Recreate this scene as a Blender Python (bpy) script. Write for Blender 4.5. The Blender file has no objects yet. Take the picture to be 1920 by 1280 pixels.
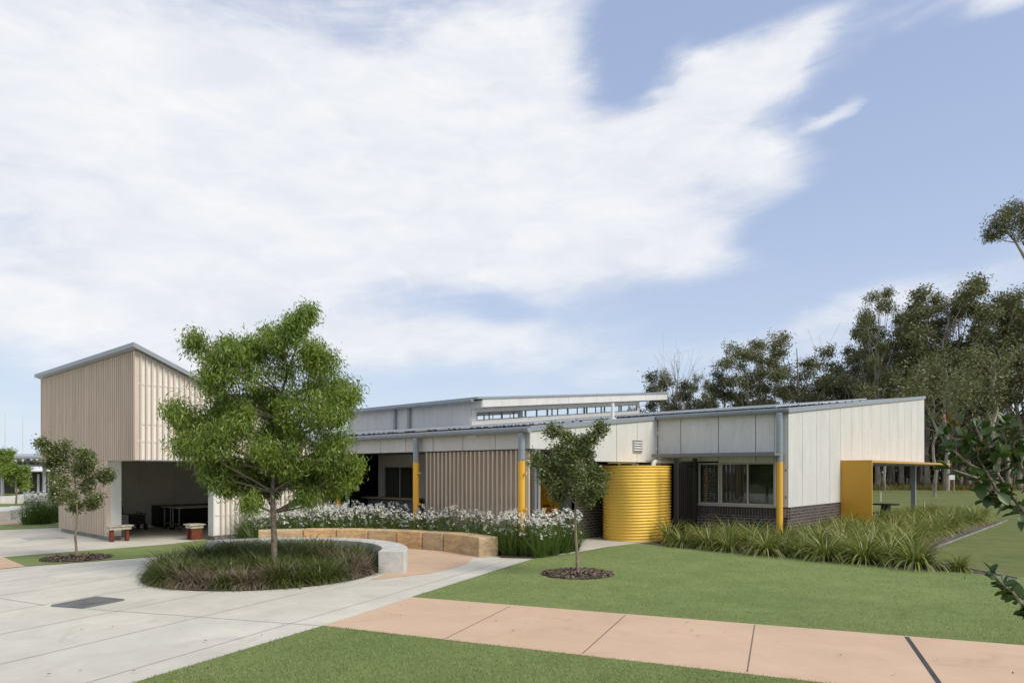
import bpy, math, random
import numpy as np
from mathutils import Vector, Matrix
R = math.radians
SC = bpy.context.scene
COL = SC.collection
# ------------------------------------------------------------------ camera
# world axes follow the buildings: +X = along the long eaves towards the right, +Y = into depth on the right
F, CX, HZ, H = 1300.0, 960.0, 883.0, 2.0
CA, SA = 0.7446, 0.6675
YAW = math.atan2(SA, CA)
cam = bpy.data.cameras.new("camera"); camo = bpy.data.objects.new("camera", cam); COL.objects.link(camo)
camo.location = (0, 0, H); camo.rotation_euler = (R(90), 0, YAW)
cam.sensor_width = 36; cam.lens = 36*F/1920; cam.shift_y = (HZ-640)/1920
cam.clip_start = 0.1; cam.clip_end = 3000
SC.camera = camo
# ------------------------------------------------------------------ world
SUN_EL, SUN_AZ = 44.0, 8.0         # azimuth measured from +X towards +Y
SC.view_settings.view_transform = 'Standard'; SC.view_settings.look = 'None'
SC.view_settings.gamma = 1.0; SC.view_settings.exposure = 0.40
SC.cycles.max_bounces = 8; SC.cycles.diffuse_bounces = 5; SC.cycles.glossy_bounces = 2
SC.cycles.transparent_max_bounces = 10; SC.cycles.transmission_bounces = 3
world = bpy.data.worlds.new("World"); SC.world = world; world.use_nodes = True
nt = world.node_tree

class NB:
    """small helper that chains shader nodes"""
    def __init__(s, nt): s.nt = nt
    def n(s, t, **k):
        x = s.nt.nodes.new(t)
        for a, b in k.items(): setattr(x, a, b)
        return x
    def link(s, a, b): s.nt.links.new(a, b)
    def m(s, op, a, b=None, c=None, clamp=False):
        x = s.n('ShaderNodeMath', operation=op); x.use_clamp = clamp
        for i, v in enumerate((a, b, c)):
            if v is None: continue
            if isinstance(v, (int, float)): x.inputs[i].default_value = v
            else: s.link(v, x.inputs[i])
        return x.outputs[0]
    def ramp(s, f, stops, interp='LINEAR'):
        x = s.n('ShaderNodeValToRGB'); x.color_ramp.interpolation = interp
        e = x.color_ramp.elements
        while len(e) < len(stops): e.new(0.5)
        for i, (p, c) in enumerate(stops):
            e[i].position = p; e[i].color = (*c, 1) if len(c) == 3 else c
        s.link(f, x.inputs[0]); return x.outputs[0]
    def mix(s, f, a, b, mode='MIX'):
        x = s.n('ShaderNodeMix', data_type='RGBA', blend_type=mode)
        for i, v in ((0, f), (6, a), (7, b)):
            if isinstance(v, (int, float)): x.inputs[i].default_value = v
            elif isinstance(v, tuple): x.inputs[i].default_value = (*v, 1) if len(v) == 3 else v
            else: s.link(v, x.inputs[i])
        return x.outputs[2]
    def noise(s, vec, scale, detail=4, rough=0.55, dist=0.0):
        x = s.n('ShaderNodeTexNoise'); x.inputs['Scale'].default_value = scale
        x.inputs['Detail'].default_value = detail; x.inputs['Roughness'].default_value = rough
        x.inputs['Distortion'].default_value = dist
        if vec is not None: s.link(vec, x.inputs['Vector'])
        return x.outputs['Fac']

def build_world():
    nt.nodes.clear(); b = NB(nt)
    tc = b.n('ShaderNodeTexCoord')
    rot = b.n('ShaderNodeVectorRotate', rotation_type='Z_AXIS'); rot.inputs['Angle'].default_value = -YAW
    b.link(tc.outputs['Generated'], rot.inputs['Vector'])
    sp = b.n('ShaderNodeSeparateXYZ'); b.link(rot.outputs[0], sp.inputs[0])
    X, Y, Z = sp.outputs
    az = b.m('ARCTAN2', X, Y)
    hor = b.m('SQRT', b.m('ADD', b.m('MULTIPLY', X, X), b.m('MULTIPLY', Y, Y)))
    el = b.m('DIVIDE', Z, b.m('MAXIMUM', hor, 0.08))
    # cloud sheet coordinates: cloud streaks seen on a high plane
    zc = b.m('MAXIMUM', b.m('ADD', Z, 0.10), 0.02)
    cv = b.n('ShaderNodeCombineXYZ'); b.link(b.m('DIVIDE', X, zc), cv.inputs[0]); b.link(b.m('DIVIDE', Y, zc), cv.inputs[1])
    n1 = b.noise(cv.outputs[0], 0.55, 7, 0.52, 0.5)
    mp = b.n('ShaderNodeCombineXYZ'); b.link(b.m('MULTIPLY', az, 1.0), mp.inputs[0]); b.link(b.m('MULTIPLY', el, 2.2), mp.inputs[1])
    n2 = b.noise(mp.outputs[0], 3.4, 8, 0.56, 0.35)
    n3 = b.noise(mp.outputs[0], 1.3, 4, 0.5, 0.2)
    # warped azimuth/elevation so the cloud banks get ragged edges
    wa = b.m('ADD', az, b.m('MULTIPLY', b.m('SUBTRACT', n2, 0.5), 0.22))
    we = b.m('ADD', el, b.m('MULTIPLY', b.m('SUBTRACT', n3, 0.5), 0.16))
    banks = [(300,230,760,290,0,1.15),(800,330,400,220,0,.95),(950,60,180,190,0,.75),(1210,260,300,95,20,1.0),(1400,150,150,62,22,.85),
             (1440,310,130,50,0,.8),(1180,430,210,75,4,.85),(1300,485,110,38,0,.55),(150,560,450,120,0,.55),(480,470,300,90,0,.5),
             (780,650,400,40,3,.45),(1600,590,380,50,10,.7),(1880,20,130,50,0,.95),(1600,212,48,20,20,.95),(1050,530,120,45,0,.35),(1530,75,60,30,30,.35),
             (1170,110,75,100,-22,-.95),(1740,330,230,200,0,-.55),(1350,0,190,55,-4,-1.0),(1760,150,190,80,0,-.5),(1560,420,170,60,0,-.5),
             (860,565,220,42,0,-.4),(1400,590,200,40,10,-.45),(60,650,120,60,0,-.2),(520,610,480,70,0,.35),(1000,690,500,40,0,.25)]
    D = None
    for px, py, rx, ry, rt, w in banks:
        a0 = math.atan((px-CX)/F); e0 = (HZ-py)/F*math.cos(a0)
        ra = rx/F*math.cos(a0)**2; re = ry/F*math.cos(a0); c, s = math.cos(R(rt)), math.sin(R(rt))
        da = b.m('SUBTRACT', wa, a0); de = b.m('SUBTRACT', we, e0)
        u = b.m('ADD', b.m('MULTIPLY', da, c/ra), b.m('MULTIPLY', de, s/ra))
        v = b.m('ADD', b.m('MULTIPLY', da, -s/re), b.m('MULTIPLY', de, c/re))
        q = b.m('ADD', b.m('MULTIPLY', u, u), b.m('MULTIPLY', v, v))
        g = b.m('MULTIPLY', b.m('EXPONENT', b.m('MULTIPLY', b.m('POWER', q, 1.4), -1.0)), w)
        D = g if D is None else b.m('ADD', D, g)
    back = b.m('MULTIPLY', b.m('GREATER_THAN', b.m('ABSOLUTE', az), 0.9), 0.45)
    D = b.m('ADD', b.m('ADD', D, back), b.m('MULTIPLY', b.m('SUBTRACT', n2, 0.5), 1.1))
    D = b.m('ADD', D, b.m('MULTIPLY', b.m('SUBTRACT', n1, 0.5), 0.7))
    fine = b.noise(mp.outputs[0], 11.0, 8, 0.62, 0.6)
    D = b.m('ADD', D, b.m('MULTIPLY', b.m('SUBTRACT', fine, 0.5), 0.55))
    rs = b.n('ShaderNodeVectorRotate', rotation_type='Z_AXIS'); rs.inputs['Angle'].default_value = R(-24); b.link(mp.outputs[0], rs.inputs['Vector'])
    ms = b.n('ShaderNodeMapping'); ms.inputs['Scale'].default_value = (1.6, 9.0, 1); b.link(rs.outputs[0], ms.inputs[0])
    streak = b.noise(ms.outputs[0], 2.2, 8, 0.6, 0.8)
    D = b.m('ADD', D, b.m('MULTIPLY', b.m('SUBTRACT', streak, 0.5), 0.45))
    D = b.m('ADD', D, 0.12)
    mr = b.n('ShaderNodeMapRange', interpolation_type='SMOOTHERSTEP'); mr.inputs[1].default_value = -0.12; mr.inputs[2].default_value = 1.25
    b.link(D, mr.inputs[0]); A = b.m('MULTIPLY', mr.outputs[0], 0.97)
    sky = b.n('ShaderNodeTexSky', sky_type='NISHITA'); sky.sun_disc = False
    sky.sun_elevation = R(SUN_EL); sky.sun_rotation = R(90-SUN_AZ); sky.air_density = 1.0; sky.dust_density = 1.5; sky.ozone_density = 1.5
    hz = b.m('EXPONENT', b.m('MULTIPLY', b.m('MAXIMUM', el, 0.0), -5.0))
    base = b.mix(0.60, sky.outputs[0], (3.6, 4.4, 6.55))              # thin high haze evens the blue
    base = b.mix(b.m('MULTIPLY', hz, 0.75), base, (6.1, 6.9, 7.6))
    cl = b.mix(b.m('ADD', b.m('MULTIPLY', b.m('SUBTRACT', n2, 0.40), 2.2), b.m('MULTIPLY', b.m('SUBTRACT', fine, .42), 1.6), clamp=True), (6.1, 6.3, 6.8), (7.35, 7.4, 7.45))
    colr = b.mix(A, base, cl)
    bg = b.n('ShaderNodeBackground'); bg.inputs[1].default_value = 0.10
    b.link(colr, bg.inputs[0]); out = b.n('ShaderNodeOutputWorld'); b.link(bg.outputs[0], out.inputs[0])
build_world()
sd = bpy.data.lights.new("sun", 'SUN'); sd.energy = 2.2; sd.angle = R(28); sd.color = (1, .93, .82)
so = bpy.data.objects.new("sun", sd); COL.objects.link(so)
sv = Vector((math.cos(R(SUN_AZ))*math.cos(R(SUN_EL)), math.sin(R(SUN_AZ))*math.cos(R(SUN_EL)), math.sin(R(SUN_EL))))
so.rotation_euler = sv.to_track_quat('Z', 'Y').to_euler(); so.location = (0, 0, 30)

# ------------------------------------------------------------------ materials
MATS = {}
def pmat(name, col, rough=.8, metal=0, spec=.3, var=.12, vscale=3.0, fine=0.0, fscale=60, bump=0.0, bscale=80, stretch=None, col2=None, island=0.0, objvar=None):
    """principled material with two scales of procedural tone variation"""
    m = bpy.data.materials.new(name); m.use_nodes = True; t = m.node_tree; t.nodes.clear(); b = NB(t)
    tc = b.n('ShaderNodeTexCoord'); geo = b.n('ShaderNodeNewGeometry'); vec = geo.outputs['Position']
    if stretch:
        mp = b.n('ShaderNodeMapping'); mp.inputs['Scale'].default_value = stretch; b.link(vec, mp.inputs[0]); vec = mp.outputs[0]
    p = b.n('ShaderNodeBsdfPrincipled'); p.inputs['Roughness'].default_value = rough
    p.inputs['Metallic'].default_value = metal; p.inputs['Specular IOR Level'].default_value = spec
    c2 = col2 or tuple(c*(1-var*2) for c in col); c1 = tuple(min(1, c*(1+var)) for c in col)
    c = b.ramp(b.noise(vec, vscale, 5, .6), [(.3, c2), (.7, c1)])
    if fine: c = b.mix(1.0, c, b.ramp(b.noise(vec, fscale, 3, .6), [(.3, (1-fine,)*3), (.7, (1.0+fine*.3,)*3)]), 'MULTIPLY')
    if island: c = b.mix(1.0, c, b.ramp(geo.outputs['Random Per Island'], [(0, (1-island,)*3), (1, (1+island*.5,)*3)]), 'MULTIPLY')
    if objvar: c = b.mix(1.0, c, b.ramp(b.n('ShaderNodeObjectInfo').outputs['Random'], objvar), 'MULTIPLY')
    b.link(c, p.inputs['Base Color'])
    if bump:
        bp = b.n('ShaderNodeBump'); bp.inputs['Strength'].default_value = bump; bp.inputs['Distance'].default_value = .01
        b.link(b.noise(vec, bscale, 4, .6), bp.inputs['Height']); b.link(bp.outputs[0], p.inputs['Normal'])
    o = b.n('ShaderNodeOutputMaterial'); b.link(p.outputs[0], o.inputs[0]); MATS[name] = m; return m
def leafmat(name, stops, trans=.35, gloss=.06, rough=.45, tint=(1.3, 1.25, .6)):
    m = bpy.data.materials.new(name); m.use_nodes = True; t = m.node_tree; t.nodes.clear(); b = NB(t)
    geo = b.n('ShaderNodeNewGeometry')
    f = b.m('ADD', b.m('MULTIPLY', geo.outputs['Random Per Island'], .5), b.m('MULTIPLY', b.noise(geo.outputs['Position'], 1.6, 3, .5), .6))
    f = b.m('SUBTRACT', f, .08, clamp=True)
    c = b.ramp(f, stops)
    d = b.n('ShaderNodeBsdfDiffuse'); b.link(c, d.inputs[0])
    tr = b.n('ShaderNodeBsdfTranslucent'); b.link(b.mix(1.0, c, tint, 'MULTIPLY'), tr.inputs[0])
    g = b.n('ShaderNodeBsdfGlossy'); g.inputs[1].default_value = rough; g.inputs[0].default_value = (.7, .72, .7, 1)
    mx = b.n('ShaderNodeMixShader'); mx.inputs[0].default_value = trans; b.link(d.outputs[0], mx.inputs[1]); b.link(tr.outputs[0], mx.inputs[2])
    m2 = b.n('ShaderNodeMixShader'); m2.inputs[0].default_value = gloss; b.link(mx.outputs[0], m2.inputs[1]); b.link(g.outputs[0], m2.inputs[2])
    o = b.n('ShaderNodeOutputMaterial'); b.link(m2.outputs[0], o.inputs[0]); MATS[name] = m; return m
pmat('cladding', (.63, .625, .60), .85, var=.045, vscale=1.6, fine=.08, fscale=14, stretch=(1, 1, .35))
pmat('trim', (.50, .47, .42), .7, var=.03)
pmat('batten', (.62, .52, .415), .75, var=.06, vscale=5, stretch=(1, 1, .12), island=.05)
pmat('shed_panel', (.80, .785, .75), .8, var=.03, vscale=1)
pmat('inner_wall', (.78, .755, .71), .85, var=.05, vscale=1)
pmat('reveal', (.66, .66, .63), .8, var=.03, vscale=1.5)
pmat('blue_steel', (.28, .315, .345), .42, .1, .5, var=.05, vscale=4)
pmat('roof_metal', (.42, .43, .44), .4, .5, .5, var=.05, vscale=3)
pmat('galv', (.38, .40, .41), .45, .5, .5, var=.18, vscale=25)
pmat('grey_paint', (.17, .18, .19), .6, var=.04)
pmat('charcoal', (.022, .022, .025), .45, var=.05, spec=.4)
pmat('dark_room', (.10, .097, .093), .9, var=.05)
pmat('yellow_shaded', (.58, .31, .03), .38, spec=.45, var=.03, vscale=1.2)  # column yellow darkened: shade and dark ground reflection painted into the portal colour
pmat('yellow', (.76, .43, .045), .38, spec=.45, var=.03, vscale=1.2)
pmat('yellow_tank', (.90, .61, .12), .36, spec=.45, var=.03, vscale=1.5)
pmat('orange', (.55, .22, .01), .4, var=.04)
pmat('pvc', (.72, .72, .70), .4, spec=.4, var=.03)
pmat('concrete_wall', (.60, .585, .54), .85, var=.08, vscale=2.5, fine=.16, fscale=22, bump=.15, bscale=60, col2=(.47, .46, .42))
pmat('footing', (.27, .265, .245), .9, var=.18, vscale=3, fine=.25, fscale=20)
pmat('sandstone', (.62, .44, .23), .85, var=.2, vscale=2.2, fine=.28, fscale=9, bump=.5, bscale=18, col2=(.42, .32, .20), stretch=(1, 1, 3.2), objvar=[(0, (.90, .95, 1.08)), (.5, (1, 1, 1)), (1, (1.08, .98, .86))])
pmat('sandstone_top', (.62, .47, .27), .85, var=.08, vscale=4, fine=.12, bump=.3, bscale=30)
pmat('rust', (.17, .045, .022), .7, var=.15, vscale=9)
pmat('weathered_wood', (.60, .55, .45), .85, var=.2, vscale=9, fine=.35, fscale=30, stretch=(1, 1, 2.5))
pmat('timber_top', (.42, .30, .17), .6, var=.12, vscale=8)
pmat('bark', (.24, .20, .16), .9, var=.25, vscale=12, fine=.3, fscale=40, bump=.5, bscale=50)
pmat('pale_bark', (.30, .245, .17), .85, var=.2, vscale=10, fine=.25, fscale=30, bump=.2, bscale=60)
pmat('gum_bark', (.36, .32, .27), .9, var=.35, vscale=1.4, fine=.3, fscale=5, stretch=(1, 1, .35), col2=(.15, .12, .10))
pmat('mulch_chip', (.20, .145, .11), .95, var=.2, vscale=9, island=.75)
pmat('solar_cell', (.012, .016, .03), .18, .1, .6, var=.05)
pmat('alu', (.55, .58, .60), .35, .7, .5, var=.04)
pmat('win_frame', (.40, .375, .32), .5, .15, .4, var=.03)
pmat('dark_blind', (.075, .07, .06), .7, var=.05)
pmat('white_paint', (.74, .74, .74), .5, var=.03)
pmat('red_plastic', (.38, .05, .035), .45, var=.05)
pmat('blue_plastic', (.02, .035, .13), .45, var=.05)
pmat('rock', (.30, .24, .16), .95, var=.2, vscale=2, fine=.3, fscale=8, bump=.6, bscale=6)
def glassmat():
    m = bpy.data.materials.new('glass'); m.use_nodes = True; t = m.node_tree; t.nodes.clear(); b = NB(t)
    tr = b.n('ShaderNodeBsdfTransparent'); tr.inputs[0].default_value = (.95, .97, .97, 1)
    g = b.n('ShaderNodeBsdfGlossy'); g.inputs[1].default_value = .02; g.inputs[0].default_value = (.9, .95, 1, 1)
    fr = b.n('ShaderNodeLayerWeight'); fr.inputs[0].default_value = .5
    mx = b.n('ShaderNodeMixShader'); b.link(b.m('ADD', b.m('MULTIPLY', b.m('POWER', fr.outputs[1], 4.0), .8), .05), mx.inputs[0]); b.link(tr.outputs[0], mx.inputs[1]); b.link(g.outputs[0], mx.inputs[2])
    o = b.n('ShaderNodeOutputMaterial'); b.link(mx.outputs[0], o.inputs[0]); MATS['glass'] = m
glassmat()
def brickmat():
    m = bpy.data.materials.new('brick'); m.use_nodes = True; t = m.node_tree; t.nodes.clear(); b = NB(t)
    geo = b.n('ShaderNodeNewGeometry'); sp = b.n('ShaderNodeSeparateXYZ'); b.link(geo.outputs['Position'], sp.inputs[0])
    cv = b.n('ShaderNodeCombineXYZ'); b.link(b.m('ADD', sp.outputs[0], sp.outputs[1]), cv.inputs[0]); b.link(b.m('ADD', sp.outputs[2], .012), cv.inputs[1])
    br = b.n('ShaderNodeTexBrick'); b.link(cv.outputs[0], br.inputs['Vector'])
    br.inputs['Scale'].default_value = 1; br.inputs['Brick Width'].default_value = .24; br.inputs['Row Height'].default_value = .086
    br.inputs['Mortar Size'].default_value = .006; br.inputs['Mortar Smooth'].default_value = .2; br.inputs['Bias'].default_value = 0
    br.inputs['Color1'].default_value = (.045, .034, .034, 1); br.inputs['Color2'].default_value = (.085, .062, .058, 1); br.inputs['Mortar'].default_value = (.30, .27, .24, 1)
    p = b.n('ShaderNodeBsdfPrincipled'); p.inputs['Roughness'].default_value = .75
    c = b.mix(1, br.outputs[0], b.ramp(b.noise(geo.outputs['Position'], 18, 3), [(.3, (.75,)*3), (.7, (1.1,)*3)]), 'MULTIPLY')
    b.link(c, p.inputs['Base Color']); bp = b.n('ShaderNodeBump'); bp.inputs['Distance'].default_value = .006; bp.inputs['Strength'].default_value = .6; bp.invert = True
    b.link(br.outputs['Fac'], bp.inputs['Height']); b.link(bp.outputs[0], p.inputs['Normal'])
    o = b.n('ShaderNodeOutputMaterial'); b.link(p.outputs[0], o.inputs[0]); MATS['brick'] = m
brickmat()
def groundmat(name, big, mid, fine, rough=.95, bump=.3, bscale=120, mscale=1.2, fscale=90, specks=None, stretch=(1, 1, 1)):
    """big/mid/fine are colour-ramp pairs at 3 scales; the two smaller ones multiply"""
    m = bpy.data.materials.new(name); m.use_nodes = True; t = m.node_tree; t.nodes.clear(); b = NB(t)
    geo = b.n('ShaderNodeNewGeometry'); mp = b.n('ShaderNodeMapping'); mp.inputs['Scale'].default_value = stretch; b.link(geo.outputs['Position'], mp.inputs[0]); v = mp.outputs[0]
    c = b.ramp(b.noise(v, .35, 4, .6), [(.35, big[0]), (.65, big[1])])
    c = b.mix(1, c, b.ramp(b.noise(v, mscale*3, 6, .68, .4), [(.3, (mid[0],)*3), (.72, (mid[1],)*3)]), 'MULTIPLY')
    c = b.mix(1, c, b.ramp(b.noise(v, fscale, 3, .7), [(.25, (fine[0],)*3), (.75, (fine[1],)*3)]), 'MULTIPLY')
    if specks:
        c = b.mix(b.ramp(b.noise(v, specks[1], 2, .5), [(specks[2], (0, 0, 0)), (specks[2]+.02, (1, 1, 1))]), c, specks[0])
    if 'paving' in name:
        c = b.mix(1, c, b.ramp(b.noise(v, 1.1, 8, .72, 1.2), [(.56, (1, 1, 1)), (.72, (.86, .85, .83))]), 'MULTIPLY')
        c = b.mix(1, c, b.ramp(b.noise(v, 9, 5, .75, .5), [(.62, (1, 1, 1)), (.78, (.84, .83, .81))]), 'MULTIPLY')
    p = b.n('ShaderNodeBsdfPrincipled'); p.inputs['Roughness'].default_value = rough; p.inputs['Specular IOR Level'].default_value = .2
    b.link(c, p.inputs['Base Color'])
    bp = b.n('ShaderNodeBump'); bp.inputs['Strength'].default_value = bump; bp.inputs['Distance'].default_value = .02
    b.link(b.noise(v, bscale, 4, .7), bp.inputs['Height']); b.link(bp.outputs[0], p.inputs['Normal'])
    o = b.n('ShaderNodeOutputMaterial'); b.link(p.outputs[0], o.inputs[0]); MATS[name] = m
groundmat('lawn', ((.170, .180, .060), (.125, .160, .048)), (.78, 1.12), (.6, 1.3), bump=.6, bscale=50, mscale=.6, fscale=40)
groundmat('turf', ((.250, .305, .110), (.198, .262, .088)), (.84, 1.10), (.76, 1.2), bump=.8, bscale=160, mscale=.5, fscale=130)
groundmat('paving', ((.56, .53, .45), (.62, .59, .505)), (.84, 1.05), (.93, 1.04), bump=.08, bscale=60, mscale=.35, fscale=150)
groundmat('pink_paving', ((.56, .395, .27), (.61, .44, .31)), (.90, 1.04), (.90, 1.05), bump=.08, bscale=60, mscale=.35, fscale=150)
groundmat('soil', ((.10, .08, .062), (.15, .12, .095)), (.6, 1.25), (.4, 1.6), bump=1.0, bscale=30, mscale=2, fscale=26)
groundmat('dry_grass', ((.17, .135, .075), (.13, .125, .05)), (.6, 1.25), (.6, 1.3), bump=1.0, bscale=8, mscale=.2, fscale=6)
leafmat('leaf_ash', [(0, (0.060, 0.103, 0.016)), (.45, (0.150, 0.237, 0.029)), (.8, (0.313, 0.391, 0.049)), (1, (0.463, 0.494, 0.081))], .34, .06)
leafmat('leaf_myrtle', [(0, (0.054, 0.077, 0.025)), (.45, (0.132, 0.169, 0.052)), (.8, (0.228, 0.250, 0.081)), (1, (0.408, 0.275, 0.081))], .22, .08, .4)
leafmat('leaf_near', [(0, (0.021, 0.043, 0.013)), (.5, (0.048, 0.090, 0.021)), (.9, (0.086, 0.139, 0.026)), (1, (0.155, 0.195, 0.040))], .25, .06, .4)
leafmat('leaf_young', [(0, (.30, .06, .02)), (1, (.40, .14, .03))], .35, .06, .4)
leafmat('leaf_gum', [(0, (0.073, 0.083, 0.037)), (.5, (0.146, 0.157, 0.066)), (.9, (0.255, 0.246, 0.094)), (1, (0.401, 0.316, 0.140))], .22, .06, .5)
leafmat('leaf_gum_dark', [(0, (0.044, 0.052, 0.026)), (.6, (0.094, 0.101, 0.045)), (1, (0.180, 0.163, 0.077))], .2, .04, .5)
leafmat('blade_flax', [(0, (.04, .065, .012)), (.25, (.10, .145, .025)), (.5, (.21, .24, .05)), (.70, (.36, .35, .13)), (.86, (.60, .54, .33))], .25, .06, .4)
leafmat('blade_iris', [(0, (0.041, 0.070, 0.018)), (.5, (0.103, 0.167, 0.035)), (1, (0.196, 0.274, 0.062))], .25, .05, .45)
leafmat('blade_mondo', [(0, (0.037, 0.047, 0.015)), (.5, (0.093, 0.121, 0.025)), (.85, (0.171, 0.196, 0.044)), (1, (0.397, 0.254, 0.119))], .22, .06, .4)
leafmat('blade_dry', [(0, (.11, .082, .06)), (.6, (.25, .195, .145)), (1, (.38, .32, .25))], .2, .03, .6)
leafmat('blade_turf', [(0, (.155, .20, .06)), (.6, (.25, .305, .105)), (1, (.36, .41, .18))], .25, .05, .5)
leafmat('petal', [(0, (.90, .89, .84)), (1, (.95, .94, .90))], .42, .02, .5, (1, 1, 1))

# ------------------------------------------------------------------ geometry helpers
def wxy(X, Y): return (CA*X-SA*Y, SA*X+CA*Y)           # view-aligned metres -> world metres
def G(px, py, z=0.0):                                   # survey point lying at height z
    Y = (H-z)*F/(py-HZ); X = (px-CX)/F*Y; x, y = wxy(X, Y); return (x, y, z)
def V(px, py, Y): x, y = wxy((px-CX)/F*Y, Y); return (x, y, H-(py-HZ)/F*Y)   # survey point at a known distance
K = 1.04
def kt(v): return (v[0]*K, v[1]*K, H+(v[2]-H)*K)        # scale found from the 1.2 m panel module
OFF = {}
def tag(o, label=None, cat=None, group=None, kind=None):
    if label: o['label'] = label
    if cat: o['category'] = cat
    if group: o['group'] = group
    if kind: o['kind'] = kind
    return o
def thing(name, loc, label, cat, group=None, rz=0.0):
    o = bpy.data.objects.new(name, None); o.empty_display_size = .2; COL.objects.link(o)
    o.location = loc; o.rotation_euler = (0, 0, rz); OFF[o.name] = Vector((0, 0, 0)) if rz else Vector(loc)
    return tag(o, label, cat, group)
def link(name, me, parent=None, off=None):
    o = bpy.data.objects.new(name, me); COL.objects.link(o)
    if parent: o.parent = parent; OFF[o.name] = OFF.get(parent.name, Vector((0, 0, 0)))
    return o
class MB:
    def __init__(s): s.v = []; s.f = []; s.sm = []
    def add(s, vs, fs, sm=False):
        n = len(s.v); s.v += [tuple(v) for v in vs]; s.f += [[i+n for i in f] for f in fs]; s.sm += [sm]*len(fs); return s
    def box(s, x0, x1, y0, y1, z0, z1):
        x0, x1 = sorted((x0, x1)); y0, y1 = sorted((y0, y1)); z0, z1 = sorted((z0, z1))
        return s.hexa([(x0,y0,z0),(x1,y0,z0),(x1,y1,z0),(x0,y1,z0)], [(x0,y0,z1),(x1,y0,z1),(x1,y1,z1),(x0,y1,z1)])
    def hexa(s, b, t): return s.add(b+t, [[3,2,1,0],[4,5,6,7],[0,1,5,4],[1,2,6,5],[2,3,7,6],[3,0,4,7]])
    def slab(s, poly, z0, z1):
        n = len(poly); vs = [(p[0], p[1], z0) for p in poly]+[(p[0], p[1], z1) for p in poly]
        a = sum(poly[i][0]*poly[(i+1)%n][1]-poly[(i+1)%n][0]*poly[i][1] for i in range(n))
        if a < 0: vs = [(p[0], p[1], z0) for p in poly[::-1]]+[(p[0], p[1], z1) for p in poly[::-1]]
        return s.add(vs, [list(range(n))[::-1], list(range(n, 2*n))]+[[i, (i+1)%n, (i+1)%n+n, i+n] for i in range(n)])
    def tube(s, pts, rad, n=8, caps=True):
        pts = [Vector(p) for p in pts]; base = len(s.v); vs = []; fs = []
        if not hasattr(rad, '__len__'): rad = [rad]*len(pts)
        up = None
        for i, p in enumerate(pts):
            d = (pts[min(i+1, len(pts)-1)]-pts[max(i-1, 0)]).normalized()
            if up is None: up = Vector((0, 0, 1)) if abs(d.z) < .9 else Vector((1, 0, 0))
            a = d.cross(up).normalized(); c = a.cross(d).normalized(); up = c
            for k in range(n):
                t = 2*math.pi*k/n; vs.append(p+(a*math.cos(t)+c*math.sin(t))*rad[i])
        for i in range(len(pts)-1):
            for k in range(n): fs.append([i*n+k, i*n+(k+1)%n, (i+1)*n+(k+1)%n, (i+1)*n+k])
        s.add(vs, fs, True)
        if caps: s.add([vs[k] for k in range(n)], [list(range(n))[::-1]]); s.add(vs[-n:], [list(range(n))])
        return s
    def build(s, name, mat, parent=None, label=None, cat=None, group=None, kind=None, k=False, bevel=0, world_=True):
        v = s.v
        if k: v = [kt(p) for p in v]
        o_ = Vector((0, 0, 0)); loc = None
        if parent: o_ = OFF.get(parent.name, o_) if world_ else o_
        elif kind is None:
            a = np.array(v); o_ = Vector(((a[:, 0].min()+a[:, 0].max())/2, (a[:, 1].min()+a[:, 1].max())/2, a[:, 2].min())); loc = o_.copy()
        me = bpy.data.meshes.new(name); me.from_pydata([(p[0]-o_.x, p[1]-o_.y, p[2]-o_.z) for p in v], [], s.f)
        me.materials.append(MATS[mat]); me.polygons.foreach_set('use_smooth', s.sm); me.update()
        o = link(name, me, parent)
        if loc is not None: o.location = loc
        if loc is not None: OFF[o.name] = loc
        if bevel:
            md = o.modifiers.new('bevel', 'BEVEL'); md.width = bevel; md.segments = 2; md.limit_method = 'ANGLE'
        return tag(o, label, cat, group, kind)
def np_mesh(name, verts, faces, mat, smooth=False):
    me = bpy.data.meshes.new(name); n = len(verts); m = len(faces); w = faces.shape[1]
    me.vertices.add(n); me.vertices.foreach_set('co', verts.astype(np.float32).ravel())
    me.loops.add(m*w); me.loops.foreach_set('vertex_index', faces.astype(np.int32).ravel())
    me.polygons.add(m); me.polygons.foreach_set('loop_start', np.arange(0, m*w, w, dtype=np.int32)); me.polygons.foreach_set('loop_total', np.full(m, w, dtype=np.int32))
    if smooth: me.polygons.foreach_set('use_smooth', np.ones(m, dtype=bool))
    me.materials.append(MATS[mat]); me.update(); me.validate(); return me
def unit(a): return a/np.maximum(np.linalg.norm(a, axis=-1, keepdims=True), 1e-9)
def leaves(rng, anchors, per, L, W, spread, droop, jit=.35):
    """diamond leaves scattered around anchor points; returns verts, faces"""
    P = np.repeat(anchors, per, axis=0); n = len(P)
    P = P+rng.normal(0, spread, (n, 3))
    d = rng.normal(0, 1, (n, 3)); d[:, 2] = d[:, 2]*.7-droop; d = unit(d)
    s = unit(np.cross(d, rng.normal(0, 1, (n, 3)))); l = L*(1+rng.uniform(-jit, jit, (n, 1))); w = W*(1+rng.uniform(-jit, jit, (n, 1)))
    nn = np.cross(d, s)
    v = np.stack([P, P+d*l*.45+s*w*.5+nn*w*.12, P+d*l, P+d*l*.45-s*w*.5+nn*w*.12], 1).reshape(-1, 3)
    return v, np.arange(n*4).reshape(n, 4)
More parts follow.
